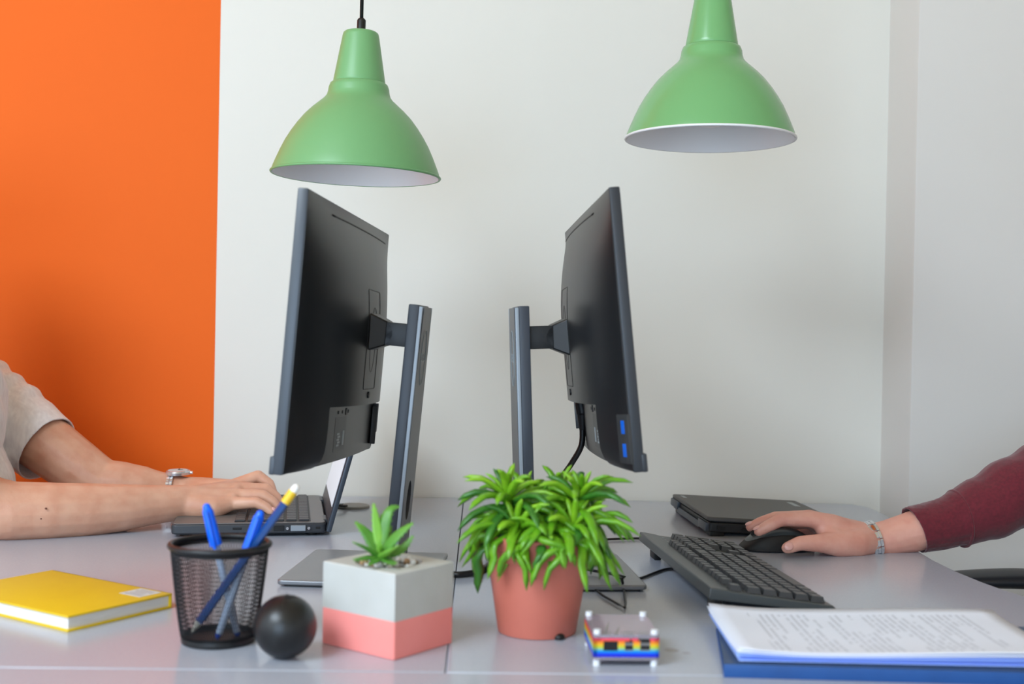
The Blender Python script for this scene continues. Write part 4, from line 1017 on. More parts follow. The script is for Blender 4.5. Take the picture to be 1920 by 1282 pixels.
# ------------------------------------------------------------------ office chairs
def chair(label, loc, rotz):
    o = thing('office_chair', label, 'chair', loc, rotz, 'office chairs at the desks')     # local +X is the sitter's front
    g = G(); g.box((0, 0, 0.415), (0.46, 0.48, 0.075), bevel=0.03, seg=4); obj('seat', g, M['chair'], o, 50)
    g = G(); g.grid(lambda u, v: (-0.25 - 0.05 * v - 0.05 * (2 * u - 1) ** 2 * -1 - 0.02 * math.sin(v * PI), (u - 0.5) * 0.44 * (1 - 0.15 * v * v), 0.50 + 0.50 * v), 14, 14)
    b_ = obj('backrest', g, M['chair'], o, 180); sd = b_.modifiers.new('thickness', 'SOLIDIFY'); sd.thickness = 0.045; sd.offset = 0
    g = G(); g.tube(smooth_path([(-0.05, 0, 0.37), (-0.27, 0, 0.38), (-0.31, 0, 0.48), (-0.29, 0, 0.65)]), 0.02, 10); obj('back_support', g, M['chairplastic'], o, 180)
    for s in (-1, 1):
        g = G(); g.tube(smooth_path([(0.0, s * 0.20, 0.375), (0.0, s * 0.262, 0.385), (0.0, s * 0.27, 0.45), (-0.01, s * 0.268, 0.664)]), 0.016, 10); a_ = obj('armrest', g, M['chairplastic'], o, 180)
        g = G()
        def pad(u, v, s=s):
            x = -0.13 + 0.30 * u; w = 0.036 * math.sqrt(max(0.02, 1 - abs(2 * u - 1) ** 3.2)); a = 2 * PI * v
            return (x, s * 0.265 + w * math.cos(a), 0.682 + 0.0145 * math.sin(a) * (1 - 0.25 * abs(2 * u - 1)) + 0.008 * (1 - (2 * u - 1) ** 2))
        g.grid(pad, 20, 16); bmesh.ops.remove_doubles(g.bm, verts=g.bm.verts[:], dist=1e-5); bmesh.ops.holes_fill(g.bm, edges=g.bm.edges[:], sides=0)
        obj('armrest_pad', g, M['chairplastic'], a_, 60)
    g = G(); g.cyl((0, 0, 0.12), (0, 0, 0.38), 0.024, n=20); obj('gas_lift', g, M['chairplastic'], o, 35)
    for k in range(5):
        a = 2 * PI * k / 5 + 0.3; c_, s_ = math.cos(a), math.sin(a)
        g = G(); g.tube([(0.02 * c_, 0.02 * s_, 0.115), (0.17 * c_, 0.17 * s_, 0.095), (0.30 * c_, 0.30 * s_, 0.070)], [0.026, 0.021, 0.015], 10); lg = obj('leg', g, M['chairplastic'], o, 60)
        g = G()
        for t in (-0.012, 0.012): g.cyl((0.30 * c_ - s_ * t - s_ * 0.006, 0.30 * s_ + c_ * t + c_ * 0.006, 0.027), (0.30 * c_ - s_ * t + s_ * 0.006, 0.30 * s_ + c_ * t - c_ * 0.006, 0.027), 0.027, n=18)
        g.cyl((0.30 * c_, 0.30 * s_, 0.03), (0.30 * c_, 0.30 * s_, 0.075), 0.008, n=10); obj('caster', g, M['black'], lg, 35)
    return o
chair('black office chair at the right, its armrest showing beyond the desk edge', (0.845, 1.54, 0), PI)
chair('black office chair at the left, under the person in the grey tee', (-0.985, 1.83, 0), 0)

# ------------------------------------------------------------------ people
def person(label, loc, fx, pelvis, chest, neck, head, shoulders, arms, hands, skin, legs, top, top_voxel, sleeve, shirtfn, hair_len, seat_z):
    """fx = +1 faces +X, -1 faces -X"""
    o = thing('person', label, 'person', loc)
    Fw = Vector((fx, 0, 0))
    V_ = Vector
    g = G()
    # trunk, neck, head
    pelvis, chest, neck, head = map(V_, (pelvis, chest, neck, head))
    waist = pelvis.lerp(chest, 0.5)
    g.ball(pelvis, (0.10, 0.145, 0.09)); g.ball(waist, (0.088, 0.128, 0.15)); g.ball(chest, (0.105, 0.155, 0.15))
    for s in shoulders: g.seg(V_(s), 0.048, chest.lerp(V_(s), 0.4) + V_((0, 0, 0.04)), 0.058)
    g.seg(chest + V_((0, 0, 0.10)), 0.066, neck, 0.056); g.seg(neck, 0.054, head + V_((-fx * 0.012, 0, -0.075)), 0.054)
    g.ball(head + V_((-fx * 0.012, 0, 0.022)), (0.095, 0.076, 0.088)); g.ball(head + V_((fx * 0.024, 0, -0.048)), (0.062, 0.056, 0.066)); g.ball(head + V_((fx * 0.060, 0, -0.092)), (0.022, 0.026, 0.019))
    g.seg(head + V_((fx * 0.084, 0, 0.006)), 0.009, head + V_((fx * 0.101, 0, -0.032)), 0.013)
    for s in (-1, 1):
        g.ball(head + V_((fx * 0.094, s * 0.011, -0.036)), 0.009); g.ball(head + V_((-fx * 0.008, s * 0.079, -0.012)), (0.017, 0.008, 0.031)); g.ball(head + V_((fx * 0.066, s * 0.034, 0.026)), (0.018, 0.026, 0.010))
    for ch in arms: g.chain([(V_(p), r) for p, r in ch])
    for hd in hands:
        for ch in hd: g.chain([(V_(p), r) for p, r in ch])
    me = baked(g, 0.0024, 7, 0.5)
    obj('body', me, M[skin], o, 180, world=True)
    for s in (-1, 1):
        g = G(); g.ball(head + V_((fx * 0.0715, s * 0.033, 0.004)), 0.0112, u=16, v=10); e_ = obj('eye', g, M['eyewhite'], o, 180, world=True)
        g = G(); g.ball(head + V_((fx * 0.0800, s * 0.033, 0.004)), (0.004, 0.0058, 0.0058), u=14, v=8); obj('iris', g, M['hair'], e_, 180, world=True)
    g = G(); g.ball(head + V_((fx * 0.084, 0, -0.064)), (0.007, 0.024, 0.0045)); g.ball(head + V_((fx * 0.083, 0, -0.072)), (0.007, 0.020, 0.0050)); obj('mouth', g, M['lips'], o, 180, world=True)
    # hair
    g = G(); g.ball(head + V_((-fx * 0.020, 0, 0.034)), (0.097, 0.084, 0.090), u=32, v=20); g.ball(head + V_((-fx * 0.045, 0, -0.02)), (0.068, 0.078, 0.078), u=32, v=20); g.ball(head + V_((fx * 0.030, 0.01, 0.080)), (0.058, 0.062, 0.034))
    me = baked(g, 0.005, 4); c = coords(me); n_ = normals(me)
    c += n_ * (0.0025 * np.sin(c[:, [1]] * 300 + 3 * np.sin(c[:, [2]] * 60)) * np.sin(c[:, [0]] * 120))
    face = (c[:, 0] - head.x) * fx
    keep = c.copy(); setco(me, keep)
    bm = bmesh.new(); bm.from_mesh(me); bmesh.ops.delete(bm, geom=[v for v in bm.verts if (v.co.x - head.x) * fx > 0.055 and v.co.z < head.z + 0.055 or ((v.co.x - head.x) * fx > 0.0 and v.co.z < head.z + 0.0)], context='VERTS'); bm.to_mesh(me); bm.free()
    obj('hair', me, M['hair'], o, 180, world=True)
    # garment
    me = shirtfn(); gm = obj('tee_shirt' if sleeve == 'short' else 'sweatshirt', me, M[top], o, 180, world=True)
    sd = gm.modifiers.new('thickness', 'SOLIDIFY'); sd.thickness = 0.0022; sd.offset = -1
    # trousers and shoes
    g = G(); g.ball(pelvis + V_((0, 0, -0.005)), (0.135, 0.178, 0.105))
    for ch in legs: g.chain([(V_(p), r) for p, r in ch])
    me = baked(g, 0.009, 5); obj('trousers', me, M['denim'], o, 180, world=True)
    for ch in legs:
        a = V_(ch[-1][0]); g = G(); g.seg(a + V_((-fx * 0.03, 0, -0.035)), 0.040, a + V_((fx * 0.14, 0, -0.045)), 0.036); g.seg(a, 0.045, a + V_((fx * 0.05, 0, -0.03)), 0.042)
        me = baked(g, 0.006, 4); c = coords(me); c[:, 2] = np.maximum(c[:, 2], 0.001); setco(me, c); obj('shoe', me, M['shoe'], o, 180, world=True)
    return o
def cut_sleeve(me, p, nrm, rad):
    """open the sleeve at its hem"""
    bm = bmesh.new(); bm.from_mesh(me); p = Vector(p); nrm = Vector(nrm).normalized()
    def inside(f):
        d = f.calc_center_median() - p; t = d.dot(nrm)
        return -0.012 < t < 0.20 and (d - nrm * t).length < rad
    fs = [f for f in bm.faces if inside(f)]
    geom = list({v for f in fs for v in f.verts}) + list({e for f in fs for e in f.edges}) + fs
    bmesh.ops.bisect_plane(bm, geom=geom, plane_co=p, plane_no=nrm, clear_outer=True)
    bm.to_mesh(me); bm.free(); return me
def nail(parent, c, d, up, sx, sy):
    d = Vector(d).normalized(); up = Vector(up); up = (up - d * up.dot(d)).normalized(); sd = d.cross(up)
    g = G(); g.ball((0, 0, 0), (sx, sy, 0.0022), u=14, v=8)
    m = Matrix((( d.x, sd.x, up.x, c[0]), (d.y, sd.y, up.y, c[1]), (d.z, sd.z, up.z, c[2]), (0, 0, 0, 1)))
    g.xf(m); obj('fingernail', g, M['nail'], parent, 180, world=True)

# ---- left person: both hands on the laptop
LS1, LS2 = (-0.8581, 2.0300, 0.9443), (-0.90, 1.63, 0.955)
lw_far, lw_near = (-0.4999, 2.0200, 0.7735), (-0.4600, 1.8600, 0.7781)
far_arm = [(LS1, 0.056), ((-0.7701, 2.0150, 0.8844), 0.051), ((-0.7044, 2.0050, 0.8412), 0.0475), ((-0.6585, 2.0000, 0.8098), 0.0445), ((-0.6248, 2.0000, 0.7856), 0.0425), ((-0.5933, 2.0030, 0.7831), 0.0410), ((-0.5622, 2.0080, 0.7794), 0.0375), ((-0.5303, 2.0140, 0.7756), 0.0310), (lw_far, 0.0262)]
near_arm = [(LS2, 0.058), ((-0.7510, 1.6800, 0.8672), 0.050), ((-0.7157, 1.7350, 0.7896), 0.0445), ((-0.6725, 1.7450, 0.7788), 0.0430), ((-0.6264, 1.7650, 0.7766), 0.0420), ((-0.5805, 1.7900, 0.7751), 0.0400), ((-0.5371, 1.8150, 0.7753), 0.0360), ((-0.4962, 1.8400, 0.7771), 0.0305), (lw_near, 0.0275)]
near_hand = [
    [(lw_near, 0.0270), ((-0.4392, 1.8720, 0.7800), 0.0245), ((-0.4140, 1.8950, 0.7872), 0.0185), ((-0.3913, 1.9300, 0.7948), 0.0125)],
    [(lw_near, 0.0240), ((-0.4258, 1.8850, 0.7851), 0.0200), ((-0.3817, 1.9080, 0.7936), 0.0125)],
    [(lw_near, 0.0240), ((-0.4228, 1.8720, 0.7803), 0.0200), ((-0.3796, 1.8860, 0.7865), 0.0122)],
    [(lw_near, 0.0240), ((-0.4276, 1.8580, 0.7739), 0.0205), ((-0.4072, 1.8580, 0.7718), 0.0185), ((-0.3820, 1.8660, 0.7768), 0.0118)],
    [((-0.3913, 1.9300, 0.7948), 0.0125), ((-0.3796, 1.8860, 0.7865), 0.0122)], [((-0.3817, 1.9080, 0.7936), 0.0125), ((-0.3820, 1.8660, 0.7768), 0.0118)],
    [((-0.3913, 1.9300, 0.7957), 0.0118), ((-0.3552, 1.9450, 0.8107), 0.0097), ((-0.3370, 1.9450, 0.7981), 0.0086), ((-0.3281, 1.9400, 0.7799), 0.0074)],
    [((-0.3817, 1.9080, 0.7936), 0.0118), ((-0.3373, 1.9180, 0.7930), 0.0100), ((-0.3210, 1.9180, 0.7805), 0.0086), ((-0.3137, 1.9160, 0.7698), 0.0074)],
    [((-0.3796, 1.8860, 0.7865), 0.0114), ((-0.3372, 1.8900, 0.7866), 0.0098), ((-0.3200, 1.8880, 0.7763), 0.0084), ((-0.3128, 1.8860, 0.7675), 0.0072)],
    [((-0.3820, 1.8660, 0.7768), 0.0105), ((-0.3418, 1.8620, 0.7796), 0.0090), ((-0.3258, 1.8600, 0.7727), 0.0078), ((-0.3179, 1.8580, 0.7657), 0.0066)],
    [((-0.4448, 1.8850, 0.7781), 0.0200), ((-0.4204, 1.9250, 0.7729), 0.0165), ((-0.3922, 1.9450, 0.7679), 0.0115), ((-0.3665, 1.9450, 0.7657), 0.0098), ((-0.3539, 1.9420, 0.7655), 0.0082)],
]
far_hand = [
    [(lw_far, 0.0255), ((-0.4662, 2.0120, 0.7777), 0.0215), ((-0.4105, 1.9820, 0.7869), 0.0125)], [(lw_far, 0.0240), ((-0.4623, 2.0180, 0.7779), 0.0205), ((-0.4080, 2.0040, 0.7850), 0.0125)],
    [(lw_far, 0.0240), ((-0.4636, 2.0240, 0.7753), 0.0195), ((-0.4143, 2.0260, 0.7803), 0.0120)], [(lw_far, 0.0230), ((-0.4690, 2.0320, 0.7714), 0.0190), ((-0.4273, 2.0460, 0.7739), 0.0115)],
    [((-0.4105, 1.9820, 0.7869), 0.0125), ((-0.4143, 2.0260, 0.7803), 0.0120)], [((-0.4080, 2.0040, 0.7850), 0.0125), ((-0.4273, 2.0460, 0.7739), 0.0115)],
    [((-0.4105, 1.9820, 0.7869), 0.0116), ((-0.3780, 1.9850, 0.7915), 0.0098), ((-0.3622, 1.9850, 0.7829), 0.0086), ((-0.3548, 1.9840, 0.7726), 0.0074)],
    [((-0.4080, 2.0040, 0.7850), 0.0116), ((-0.3750, 2.0060, 0.7906), 0.0098), ((-0.3589, 2.0060, 0.7811), 0.0086), ((-0.3517, 2.0060, 0.7696), 0.0074)],
    [((-0.4143, 2.0260, 0.7803), 0.0112), ((-0.3827, 2.0280, 0.7859), 0.0095), ((-0.3673, 2.0280, 0.7772), 0.0083), ((-0.3600, 2.0280, 0.7665), 0.0072)],
    [((-0.4273, 2.0460, 0.7739), 0.0104), ((-0.3999, 2.0480, 0.7777), 0.0088), ((-0.3862, 2.0480, 0.7706), 0.0077), ((-0.3789, 2.0480, 0.7626), 0.0066)],
    [((-0.4721, 2.0000, 0.7739), 0.0190), ((-0.4349, 1.9750, 0.7743), 0.0150), ((-0.4033, 1.9650, 0.7727), 0.0110), ((-0.3811, 1.9670, 0.7702), 0.0085)],
]
def tee():
    g = G(); ch = Vector((-0.855, 1.83, 0.905))
    g.ball(ch + Vector((0, 0, 0)), (0.128, 0.178, 0.16)); g.ball(ch + Vector((-0.004, 0.01, -0.13)), (0.150, 0.172, 0.15)); g.ball(ch + Vector((-0.045, 0, -0.28)), (0.158, 0.196, 0.14))
    hem = Vector((-0.7149, 2.0050, 0.8419)); end = Vector((-0.6812, 2.0020, 0.8198))
    s1 = Vector(LS1)
    g.seg(ch + Vector((0.0, 0.06, 0.07)), 0.090, s1 + Vector((0.0, -0.01, -0.008)), 0.070); g.seg(s1, 0.067, (-0.7883, 2.0160, 0.8964), 0.064); g.seg((-0.7883, 2.0160, 0.8964), 0.064, hem, 0.0595); g.seg(hem, 0.0595, end, 0.0575)
    s2 = Vector(LS2); hem2 = Vector((-0.7390, 1.6950, 0.8435)); end2 = hem2 + (hem2 - s2).normalized() * 0.04
    g.seg(ch + Vector((0, -0.06, 0.07)), 0.088, s2, 0.070); g.seg(s2, 0.070, hem2, 0.060); g.seg(hem2, 0.060, end2, 0.058)
    g.seg(ch + Vector((0, 0, 0.10)), 0.086, ch + Vector((0, 0, 0.135)), 0.076)
    me = baked(g, 0.004, 6)
    c = coords(me); n_ = normals(me)
    ax = (hem - s1).normalized(); rel = c - np.array(s1); t = rel @ np.array(ax); rad = np.linalg.norm(rel - np.outer(t, np.array(ax)), axis=1)
    near_ = np.clip(1.4 - rad / 0.10, 0, 1) * np.clip((t + 0.06) / 0.05, 0, 1)
    ph = (rel @ np.array((0.35, 0.2, 0.9)))
    w = 0.0030 * np.sin(t * 170 + ph * 75 + 1.8 * np.sin(ph * 60)) * near_ * np.clip((0.15 - t) / 0.05, 0.15, 1)
    body = (1 - near_) * 0.0042 * np.sin(c[:, 1] * 60 + c[:, 2] * 34 + 2.0 * np.sin(c[:, 2] * 26)) * np.clip((c[:, 0] + 0.95) / 0.1, 0, 1)
    pinch = 0.010 * np.exp(-((t + 0.012) / 0.012) ** 2) * np.clip(1.5 - rad / 0.09, 0, 1) * np.clip(-(rel[:, 2]) / 0.04 + 0.4, 0, 1)
    c = c + n_ * (w + body - pinch)[:, None]; setco(me, c)
    cut_sleeve(me, hem, (ax[0], ax[1] - 0.15, ax[2] + 0.12), 0.088); cut_sleeve(me, hem2, hem2 - s2, 0.078)
    bm = bmesh.new(); bm.from_mesh(me); bmesh.ops.delete(bm, geom=[v for v in bm.verts if v.co.z < 0.475 or (v.co.z > ch.z + 0.165 and (v.co.xy - ch.xy).length < 0.072)], context='VERTS'); bm.to_mesh(me); bm.free()
    return me
lpers = person('person in a heather grey tee typing on the open laptop at the left', (-0.98, 1.83, 0), 1, (-0.915, 1.83, 0.53), (-0.865, 1.83, 0.89), (-0.885, 1.83, 1.045), (-0.915, 1.83, 1.215), (LS1, LS2), (far_arm, near_arm), (near_hand, far_hand), 'skin',
    [[((-0.97, 1.92, 0.52), 0.085), ((-0.60, 1.95, 0.53), 0.062), ((-0.58, 1.95, 0.30), 0.055), ((-0.60, 1.95, 0.09), 0.045)], [((-0.97, 1.74, 0.52), 0.085), ((-0.60, 1.71, 0.53), 0.062), ((-0.58, 1.71, 0.30), 0.055), ((-0.60, 1.71, 0.09), 0.045)]],
    'tee', 0.004, 'short', tee, 0, 0.45)
for a, b in (((-0.3200, 1.8880, 0.7763), (-0.3128, 1.8860, 0.7675)), ((-0.3210, 1.9180, 0.7805), (-0.3137, 1.9160, 0.7698)), ((-0.3370, 1.9450, 0.7972), (-0.3281, 1.9400, 0.7799)), ((-0.3258, 1.8600, 0.7727), (-0.3179, 1.8580, 0.7657))):
    a = Vector(a); b = Vector(b); d = (b - a).normalized(); up = Vector((0.75, -0.15, 0.65)); up = (up - d * up.dot(d)).normalized()
    nail(lpers, b + up * 0.0062 + d * 0.001, d, up, 0.0058, 0.0046)

for c_ in ((-0.6147, 1.7235, 0.7867), (-0.5717, 1.7590, 0.7581), (-0.6213, 1.7235, 0.7722)):
    g = G(); g.ball(c_, (0.0016, 0.0020, 0.0014), u=10, v=6); obj('mole', g, M['mole'], lpers, 180, world=True)

# ---- right person: right hand on the mouse
rw = (0.5792, 1.7420, 0.7562)
r_arm = [((1.075, 1.735, 1.105), 0.060), ((0.985, 1.755, 0.97), 0.050), ((0.9284, 1.7850, 0.8667), 0.045), ((0.8655, 1.7750, 0.8404), 0.044), ((0.7796, 1.7620, 0.8129), 0.0405), ((0.7053, 1.7550, 0.7874), 0.0355), ((0.6395, 1.7480, 0.7679), 0.0300), ((0.6027, 1.7440, 0.7594), 0.0262), (rw, 0.0240)]
l_arm = [((1.075, 1.365, 1.105), 0.060), ((1.04, 1.31, 0.96), 0.050), ((0.99, 1.28, 0.82), 0.046), ((0.88, 1.31, 0.71), 0.040), ((0.79, 1.36, 0.64), 0.028)]
mcI, mcM, mcR, mcP = (0.4843, 1.7200, 0.7880), (0.4850, 1.7450, 0.7864), (0.4957, 1.7690, 0.7781), (0.5106, 1.7900, 0.7678)
r_hand = [
    [(rw, 0.0238), ((0.5469, 1.7350, 0.7640), 0.0215), ((0.5139, 1.7250, 0.7791), 0.0170), (mcI, 0.0128)], [(rw, 0.0230), ((0.5348, 1.7420, 0.7689), 0.0200), (mcM, 0.0128)], [(rw, 0.0230), ((0.5389, 1.7550, 0.7644), 0.0190), (mcR, 0.0122)], [(rw, 0.0225), ((0.5470, 1.7680, 0.7560), 0.0185), (mcP, 0.0115)],
    [(mcI, 0.0126), (mcR, 0.0120)], [(mcM, 0.0124), (mcP, 0.0115)],
    [(mcI, 0.0120), ((0.4377, 1.7140, 0.7890), 0.0102), ((0.4174, 1.7120, 0.7790), 0.0090), ((0.4037, 1.7120, 0.7711), 0.0074)],
    [(mcM, 0.0120), ((0.4372, 1.7460, 0.7855), 0.0102), ((0.4146, 1.7460, 0.7782), 0.0090), ((0.3998, 1.7460, 0.7717), 0.0074)],
    [(mcR, 0.0114), ((0.4564, 1.7740, 0.7727), 0.0098), ((0.4364, 1.7760, 0.7610), 0.0086), ((0.4256, 1.7770, 0.7535), 0.0072)],
    [(mcP, 0.0106), ((0.4847, 1.7980, 0.7580), 0.0090), ((0.4668, 1.8000, 0.7461), 0.0080), ((0.4556, 1.8000, 0.7403), 0.0066)],
    [(rw, 0.0225), ((0.5455, 1.7150, 0.7558), 0.0215), ((0.5184, 1.7020, 0.7562), 0.0190), ((0.4887, 1.6900, 0.7594), 0.0136), ((0.4561, 1.6820, 0.7603), 0.0104), ((0.4420, 1.6800, 0.7552), 0.0092)],
    [((0.4420, 1.6800, 0.7552), 0.0092), ((0.4375, 1.6800, 0.7536), 0.0084)],
    [((0.5189, 1.7040, 0.7589), 0.0170), ((0.4997, 1.7160, 0.7727), 0.0120)],
    [((0.5504, 1.7400, 0.7483), 0.0180), ((0.5343, 1.7520, 0.7491), 0.0165)],
]
l_hand = [[((0.79, 1.36, 0.64), 0.026), ((0.745, 1.375, 0.625), 0.024), ((0.705, 1.385 + 0.022 * k, 0.622), 0.0125), ((0.668, 1.388 + 0.024 * k, 0.618), 0.0098), ((0.640 + abs(k) * 0.004, 1.388 + 0.025 * k, 0.605), 0.0080)] for k in (-1.5, -0.5, 0.5, 1.5)]
l_hand.append([((0.765, 1.39, 0.63), 0.018), ((0.735, 1.425, 0.622), 0.0125), ((0.705, 1.445, 0.615), 0.0095)])
def sweat():
    g = G(); ch = Vector((1.115, 1.55, 1.03))
    g.ball(ch, (0.132, 0.185, 0.17)); g.ball(ch + Vector((-0.01, 0, -0.17)), (0.132, 0.172, 0.16)); g.ball(ch + Vector((0.02, 0, -0.33)), (0.150, 0.188, 0.12))
    cuff = Vector((0.6426, 1.7480, 0.7711)); e = Vector((0.6231, 1.7460, 0.7640))
    pts = [((1.075, 1.735, 1.105), 0.080), ((0.990, 1.757, 0.975), 0.073), ((0.9225, 1.7850, 0.8747), 0.066), ((0.8693, 1.7750, 0.8524), 0.060), ((0.8126, 1.7650, 0.8313), 0.0555), ((0.7549, 1.7600, 0.8048), 0.0490), ((0.7184, 1.7560, 0.7899), 0.0425), ((0.7050, 1.7540, 0.7852), 0.0385), ((0.6805, 1.7520, 0.7781), 0.0370), (cuff, 0.0350), (e, 0.0345)]
    g.seg(ch + Vector((0, 0.06, 0.05)), 0.10, pts[0][0], 0.080); g.chain([(Vector(p), r) for p, r in pts])
    g.ball((0.7135, 1.7555, 0.7883), (0.016, 0.0425, 0.0430), rot=Matrix.Rotation(R(20), 3, 'Y'))
    p2 = [((1.075, 1.365, 1.105), 0.080), ((1.04, 1.31, 0.96), 0.070), ((0.99, 1.28, 0.82), 0.062), ((0.88, 1.31, 0.71), 0.050), ((0.82, 1.345, 0.665), 0.040), ((0.80, 1.355, 0.648), 0.038)]
    g.seg(ch + Vector((0, -0.06, 0.05)), 0.10, p2[0][0], 0.080); g.chain([(Vector(p), r) for p, r in p2])
    g.seg(ch + Vector((0, 0, 0.12)), 0.088, ch + Vector((0, 0, 0.17)), 0.076)
    me = baked(g, 0.004, 4)
    c = coords(me); n_ = normals(me)
    a = np.array((0.7184, 1.7560, 0.7899)); b = np.array((0.9225, 1.7850, 0.8747)); ax = (b - a) / np.linalg.norm(b - a); rel = c - a; t = rel @ ax
    m = np.clip((t - 0.01) / 0.03, 0, 1) * (c[:, 0] > 0.6) * (c[:, 0] < 1.0)
    ph = rel @ np.array((0.1, 0.5, 0.8))
    w = m * (0.0012 * np.sin(t * 75 + ph * 30) + 0.0010 * np.sin(t * 130 - ph * 45 + 1)) 
    rib = (t < -0.012) * (c[:, 1] > 1.6) * 0.0005 * np.sin(np.arctan2(rel[:, 2], rel[:, 1]) * 70)
    c = c + n_ * (w + rib)[:, None]; setco(me, c)
    cut_sleeve(me, cuff, (cuff - Vector((0.6805, 1.7520, 0.7781))) + Vector((0, 0, -0.007)), 0.06); cut_sleeve(me, p2[4][0], Vector(p2[5][0]) - Vector(p2[4][0]), 0.06)
    bm = bmesh.new(); bm.from_mesh(me); bmesh.ops.delete(bm, geom=[v for v in bm.verts if v.co.z < 0.56 or (v.co.z > ch.z + 0.20 and (v.co.xy - ch.xy).length < 0.072)], context='VERTS'); bm.to_mesh(me); bm.free()
    return me
rpers = person('person in a maroon sweatshirt with one hand on the mouse at the right', (1.13, 1.55, 0), -1, (1.12, 1.55, 0.55), (1.115, 1.55, 1.03), (1.11, 1.55, 1.20), (1.085, 1.55, 1.385), ((1.075, 1.735, 1.105), (1.075, 1.365, 1.105)), (r_arm, l_arm), (r_hand, l_hand), 'skin2',
    [[((1.10, 1.64, 0.54), 0.085), ((0.70, 1.68, 0.545), 0.062), ((0.68, 1.68, 0.30), 0.055), ((0.70, 1.68, 0.09), 0.045)], [((1.10, 1.46, 0.54), 0.085), ((0.70, 1.42, 0.545), 0.062), ((0.68, 1.42, 0.30), 0.055), ((0.70, 1.42, 0.09), 0.045)]],
    'maroon', 0.004, 'long', sweat, 0, 0.45)
ca_ = Vector((0.7111, 1.7555, 0.7874)); ax_ = (Vector((0.7549, 1.7600, 0.8048)) - Vector((0.6805, 1.7520, 0.7781)) + Vector((0, 0, -0.012))).normalized(); u_ = ax_.cross(Vector((0, 1, 0))).normalized(); v_ = ax_.cross(u_)
g = G(); g.tube([ca_ + u_ * 0.0412 * math.cos(2 * PI * k / 48) + v_ * 0.0400 * math.sin(2 * PI * k / 48) for k in range(48)], 0.0026, 8, closed=True); obj('cuff_seam', g, M['maroon'], rpers, 180, world=True)
a, b = Vector((0.4550, 1.6810, 0.7605)), Vector((0.4382, 1.6800, 0.7544)); d = (b - a).normalized()
nail(rpers, Vector((0.4377, 1.6724, 0.7572)), d, (0.0, -0.92, 0.40), 0.0072, 0.0060)
for a, b in (((0.4174, 1.7120, 0.7790), (0.4037, 1.7120, 0.7711)), ((0.4146, 1.7460, 0.7782), (0.3998, 1.7460, 0.7717))):
    a = Vector(a); b = Vector(b); d = (b - a).normalized(); up = Vector((-0.35, -0.1, 0.9)); up = (up - d * up.dot(d)).normalized(); nail(rpers, b + up * 0.0060, d, up, 0.0062, 0.0048)

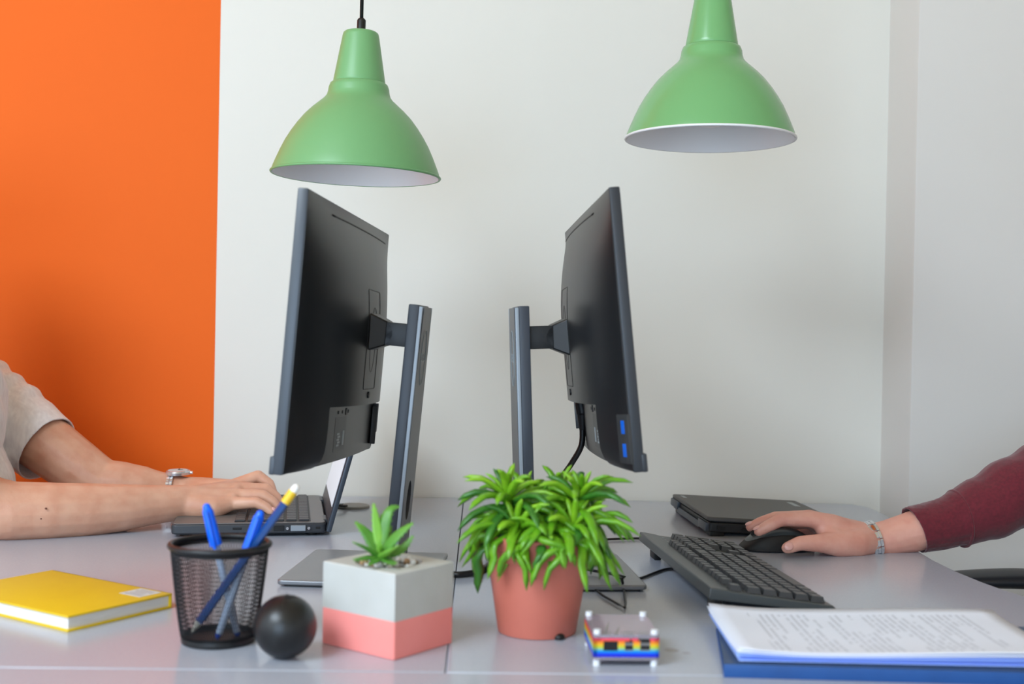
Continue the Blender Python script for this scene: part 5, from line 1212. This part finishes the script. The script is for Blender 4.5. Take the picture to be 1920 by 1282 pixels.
# ------------------------------------------------------------------ wristwatch and bracelet
def band(o, c, axis, ra, rb, up, n, w, th, a0, a1, mat, inlay=None):
    """ring of links around a wrist; angle 0 along side, 90 deg along up"""
    axis = Vector(axis).normalized(); up = Vector(up); up = (up - axis * up.dot(axis)).normalized(); sd = up.cross(axis)
    c = Vector(c); me = None; mi = None
    for k in range(n):
        a = a0 + (a1 - a0) * k / n
        nrm = (sd * math.cos(a) / ra + up * math.sin(a) / rb).normalized(); p = c + sd * ra * math.cos(a) + up * rb * math.sin(a); tn = axis.cross(nrm)
        L_ = (a1 - a0) / n * math.hypot(ra * math.sin(a), rb * math.cos(a)) * 0.93
        m = Matrix(((axis.x, tn.x, nrm.x, p.x), (axis.y, tn.y, nrm.y, p.y), (axis.z, tn.z, nrm.z, p.z), (0, 0, 0, 1))) @ Matrix.Diagonal((1, L_ / 0.005, 1, 1))
        ml = WM[o.name].inverted() @ m
        if me is None:
            g = G(); g.box((-w * 0.34, 0, 0), (w * 0.30, 0.005, th), bevel=0.0005, seg=1); g.box((w * 0.34, 0, 0), (w * 0.30, 0.005, th), bevel=0.0005, seg=1); g.box((0, 0, 0.0001), (w * 0.34, 0.0042, th * 0.9), bevel=0.0005, seg=1)
            l = obj('link', g, mat, o, 35); l.matrix_basis = ml; me = l.data
        else: l = place('link', me, ml, o)
        if inlay and k % 4 == 2:
            if mi is None:
                g = G(); g.box((0, 0, th * 0.5), (w * 0.26, 0.0040, th * 0.5), bevel=0.0004, seg=1); q = obj('inlay', g, inlay, l, 35); mi = q.data
            else: place('inlay', mi, Matrix.Identity(4), l)
waxis = Vector((-0.4772, 2.0140, 0.7755)) - Vector((-0.5252, 2.0150, 0.7746))
wc = Vector((-0.5127, 2.0180, 0.7735))
wt = thing('wristwatch', 'steel wristwatch with link band on the left person wrist', 'wristwatch', wc)
band(wt, wc, waxis, 0.0300, 0.0298, (0, -0.1, 1), 26, 0.0165, 0.0030, R(118), R(118 + 304), M['steel'])
ca = waxis.normalized(); cu = Vector((-0.10, -0.03, 1)); cu = (cu - ca * cu.dot(ca)).normalized(); cs = cu.cross(ca)
cc = wc + cu * 0.0318 + ca * 0.012
MW = Matrix(((ca.x, cs.x, cu.x, cc.x), (ca.y, cs.y, cu.y, cc.y), (ca.z, cs.z, cu.z, cc.z), (0, 0, 0, 1)))
g = G(); g.lathe([(0.015, -0.004), (0.0195, -0.003), (0.0205, 0.001), (0.0190, 0.0035), (0.0172, 0.0042), (0.0165, 0.0034), (0.001, 0.0034)], 36); g.xf(MW); obj('case', g, M['steel'], wt, 35, world=True)
g = G(); g.lathe([(0.0160, 0.0034), (0.0155, 0.0042), (0.001, 0.0046)], 32); g.xf(MW); obj('dial', g, M['label'], wt, 35, world=True, label='pale dial')
g = G(); g.box((0, 0.005, 0.0050), (0.0012, 0.010, 0.0004)); g.box((0.004, 0, 0.0050), (0.008, 0.0014, 0.0004)); g.xf(MW); obj('hands', g, M['black'], wt, None, world=True)
g = G(); g.cyl((0.0200, 0, 0), (0.0235, 0, 0), 0.0028, n=14); g.xf(MW); obj('crown', g, M['steel'], wt, 35, world=True)
baxis = Vector((0.5824, 1.7420, 0.7571)) - Vector((0.6312, 1.7470, 0.7687))
brc = Vector((0.5767, 1.7415, 0.7563))
br_ = thing('bracelet', 'silver link bracelet with copper inlays on the right person wrist', 'bracelet', brc)
band(br_, brc, baxis, 0.0268, 0.0262, (0.1, 0, 1), 14, 0.0150, 0.0032, 0.0, 2 * PI, M['steel'], M['copper'])
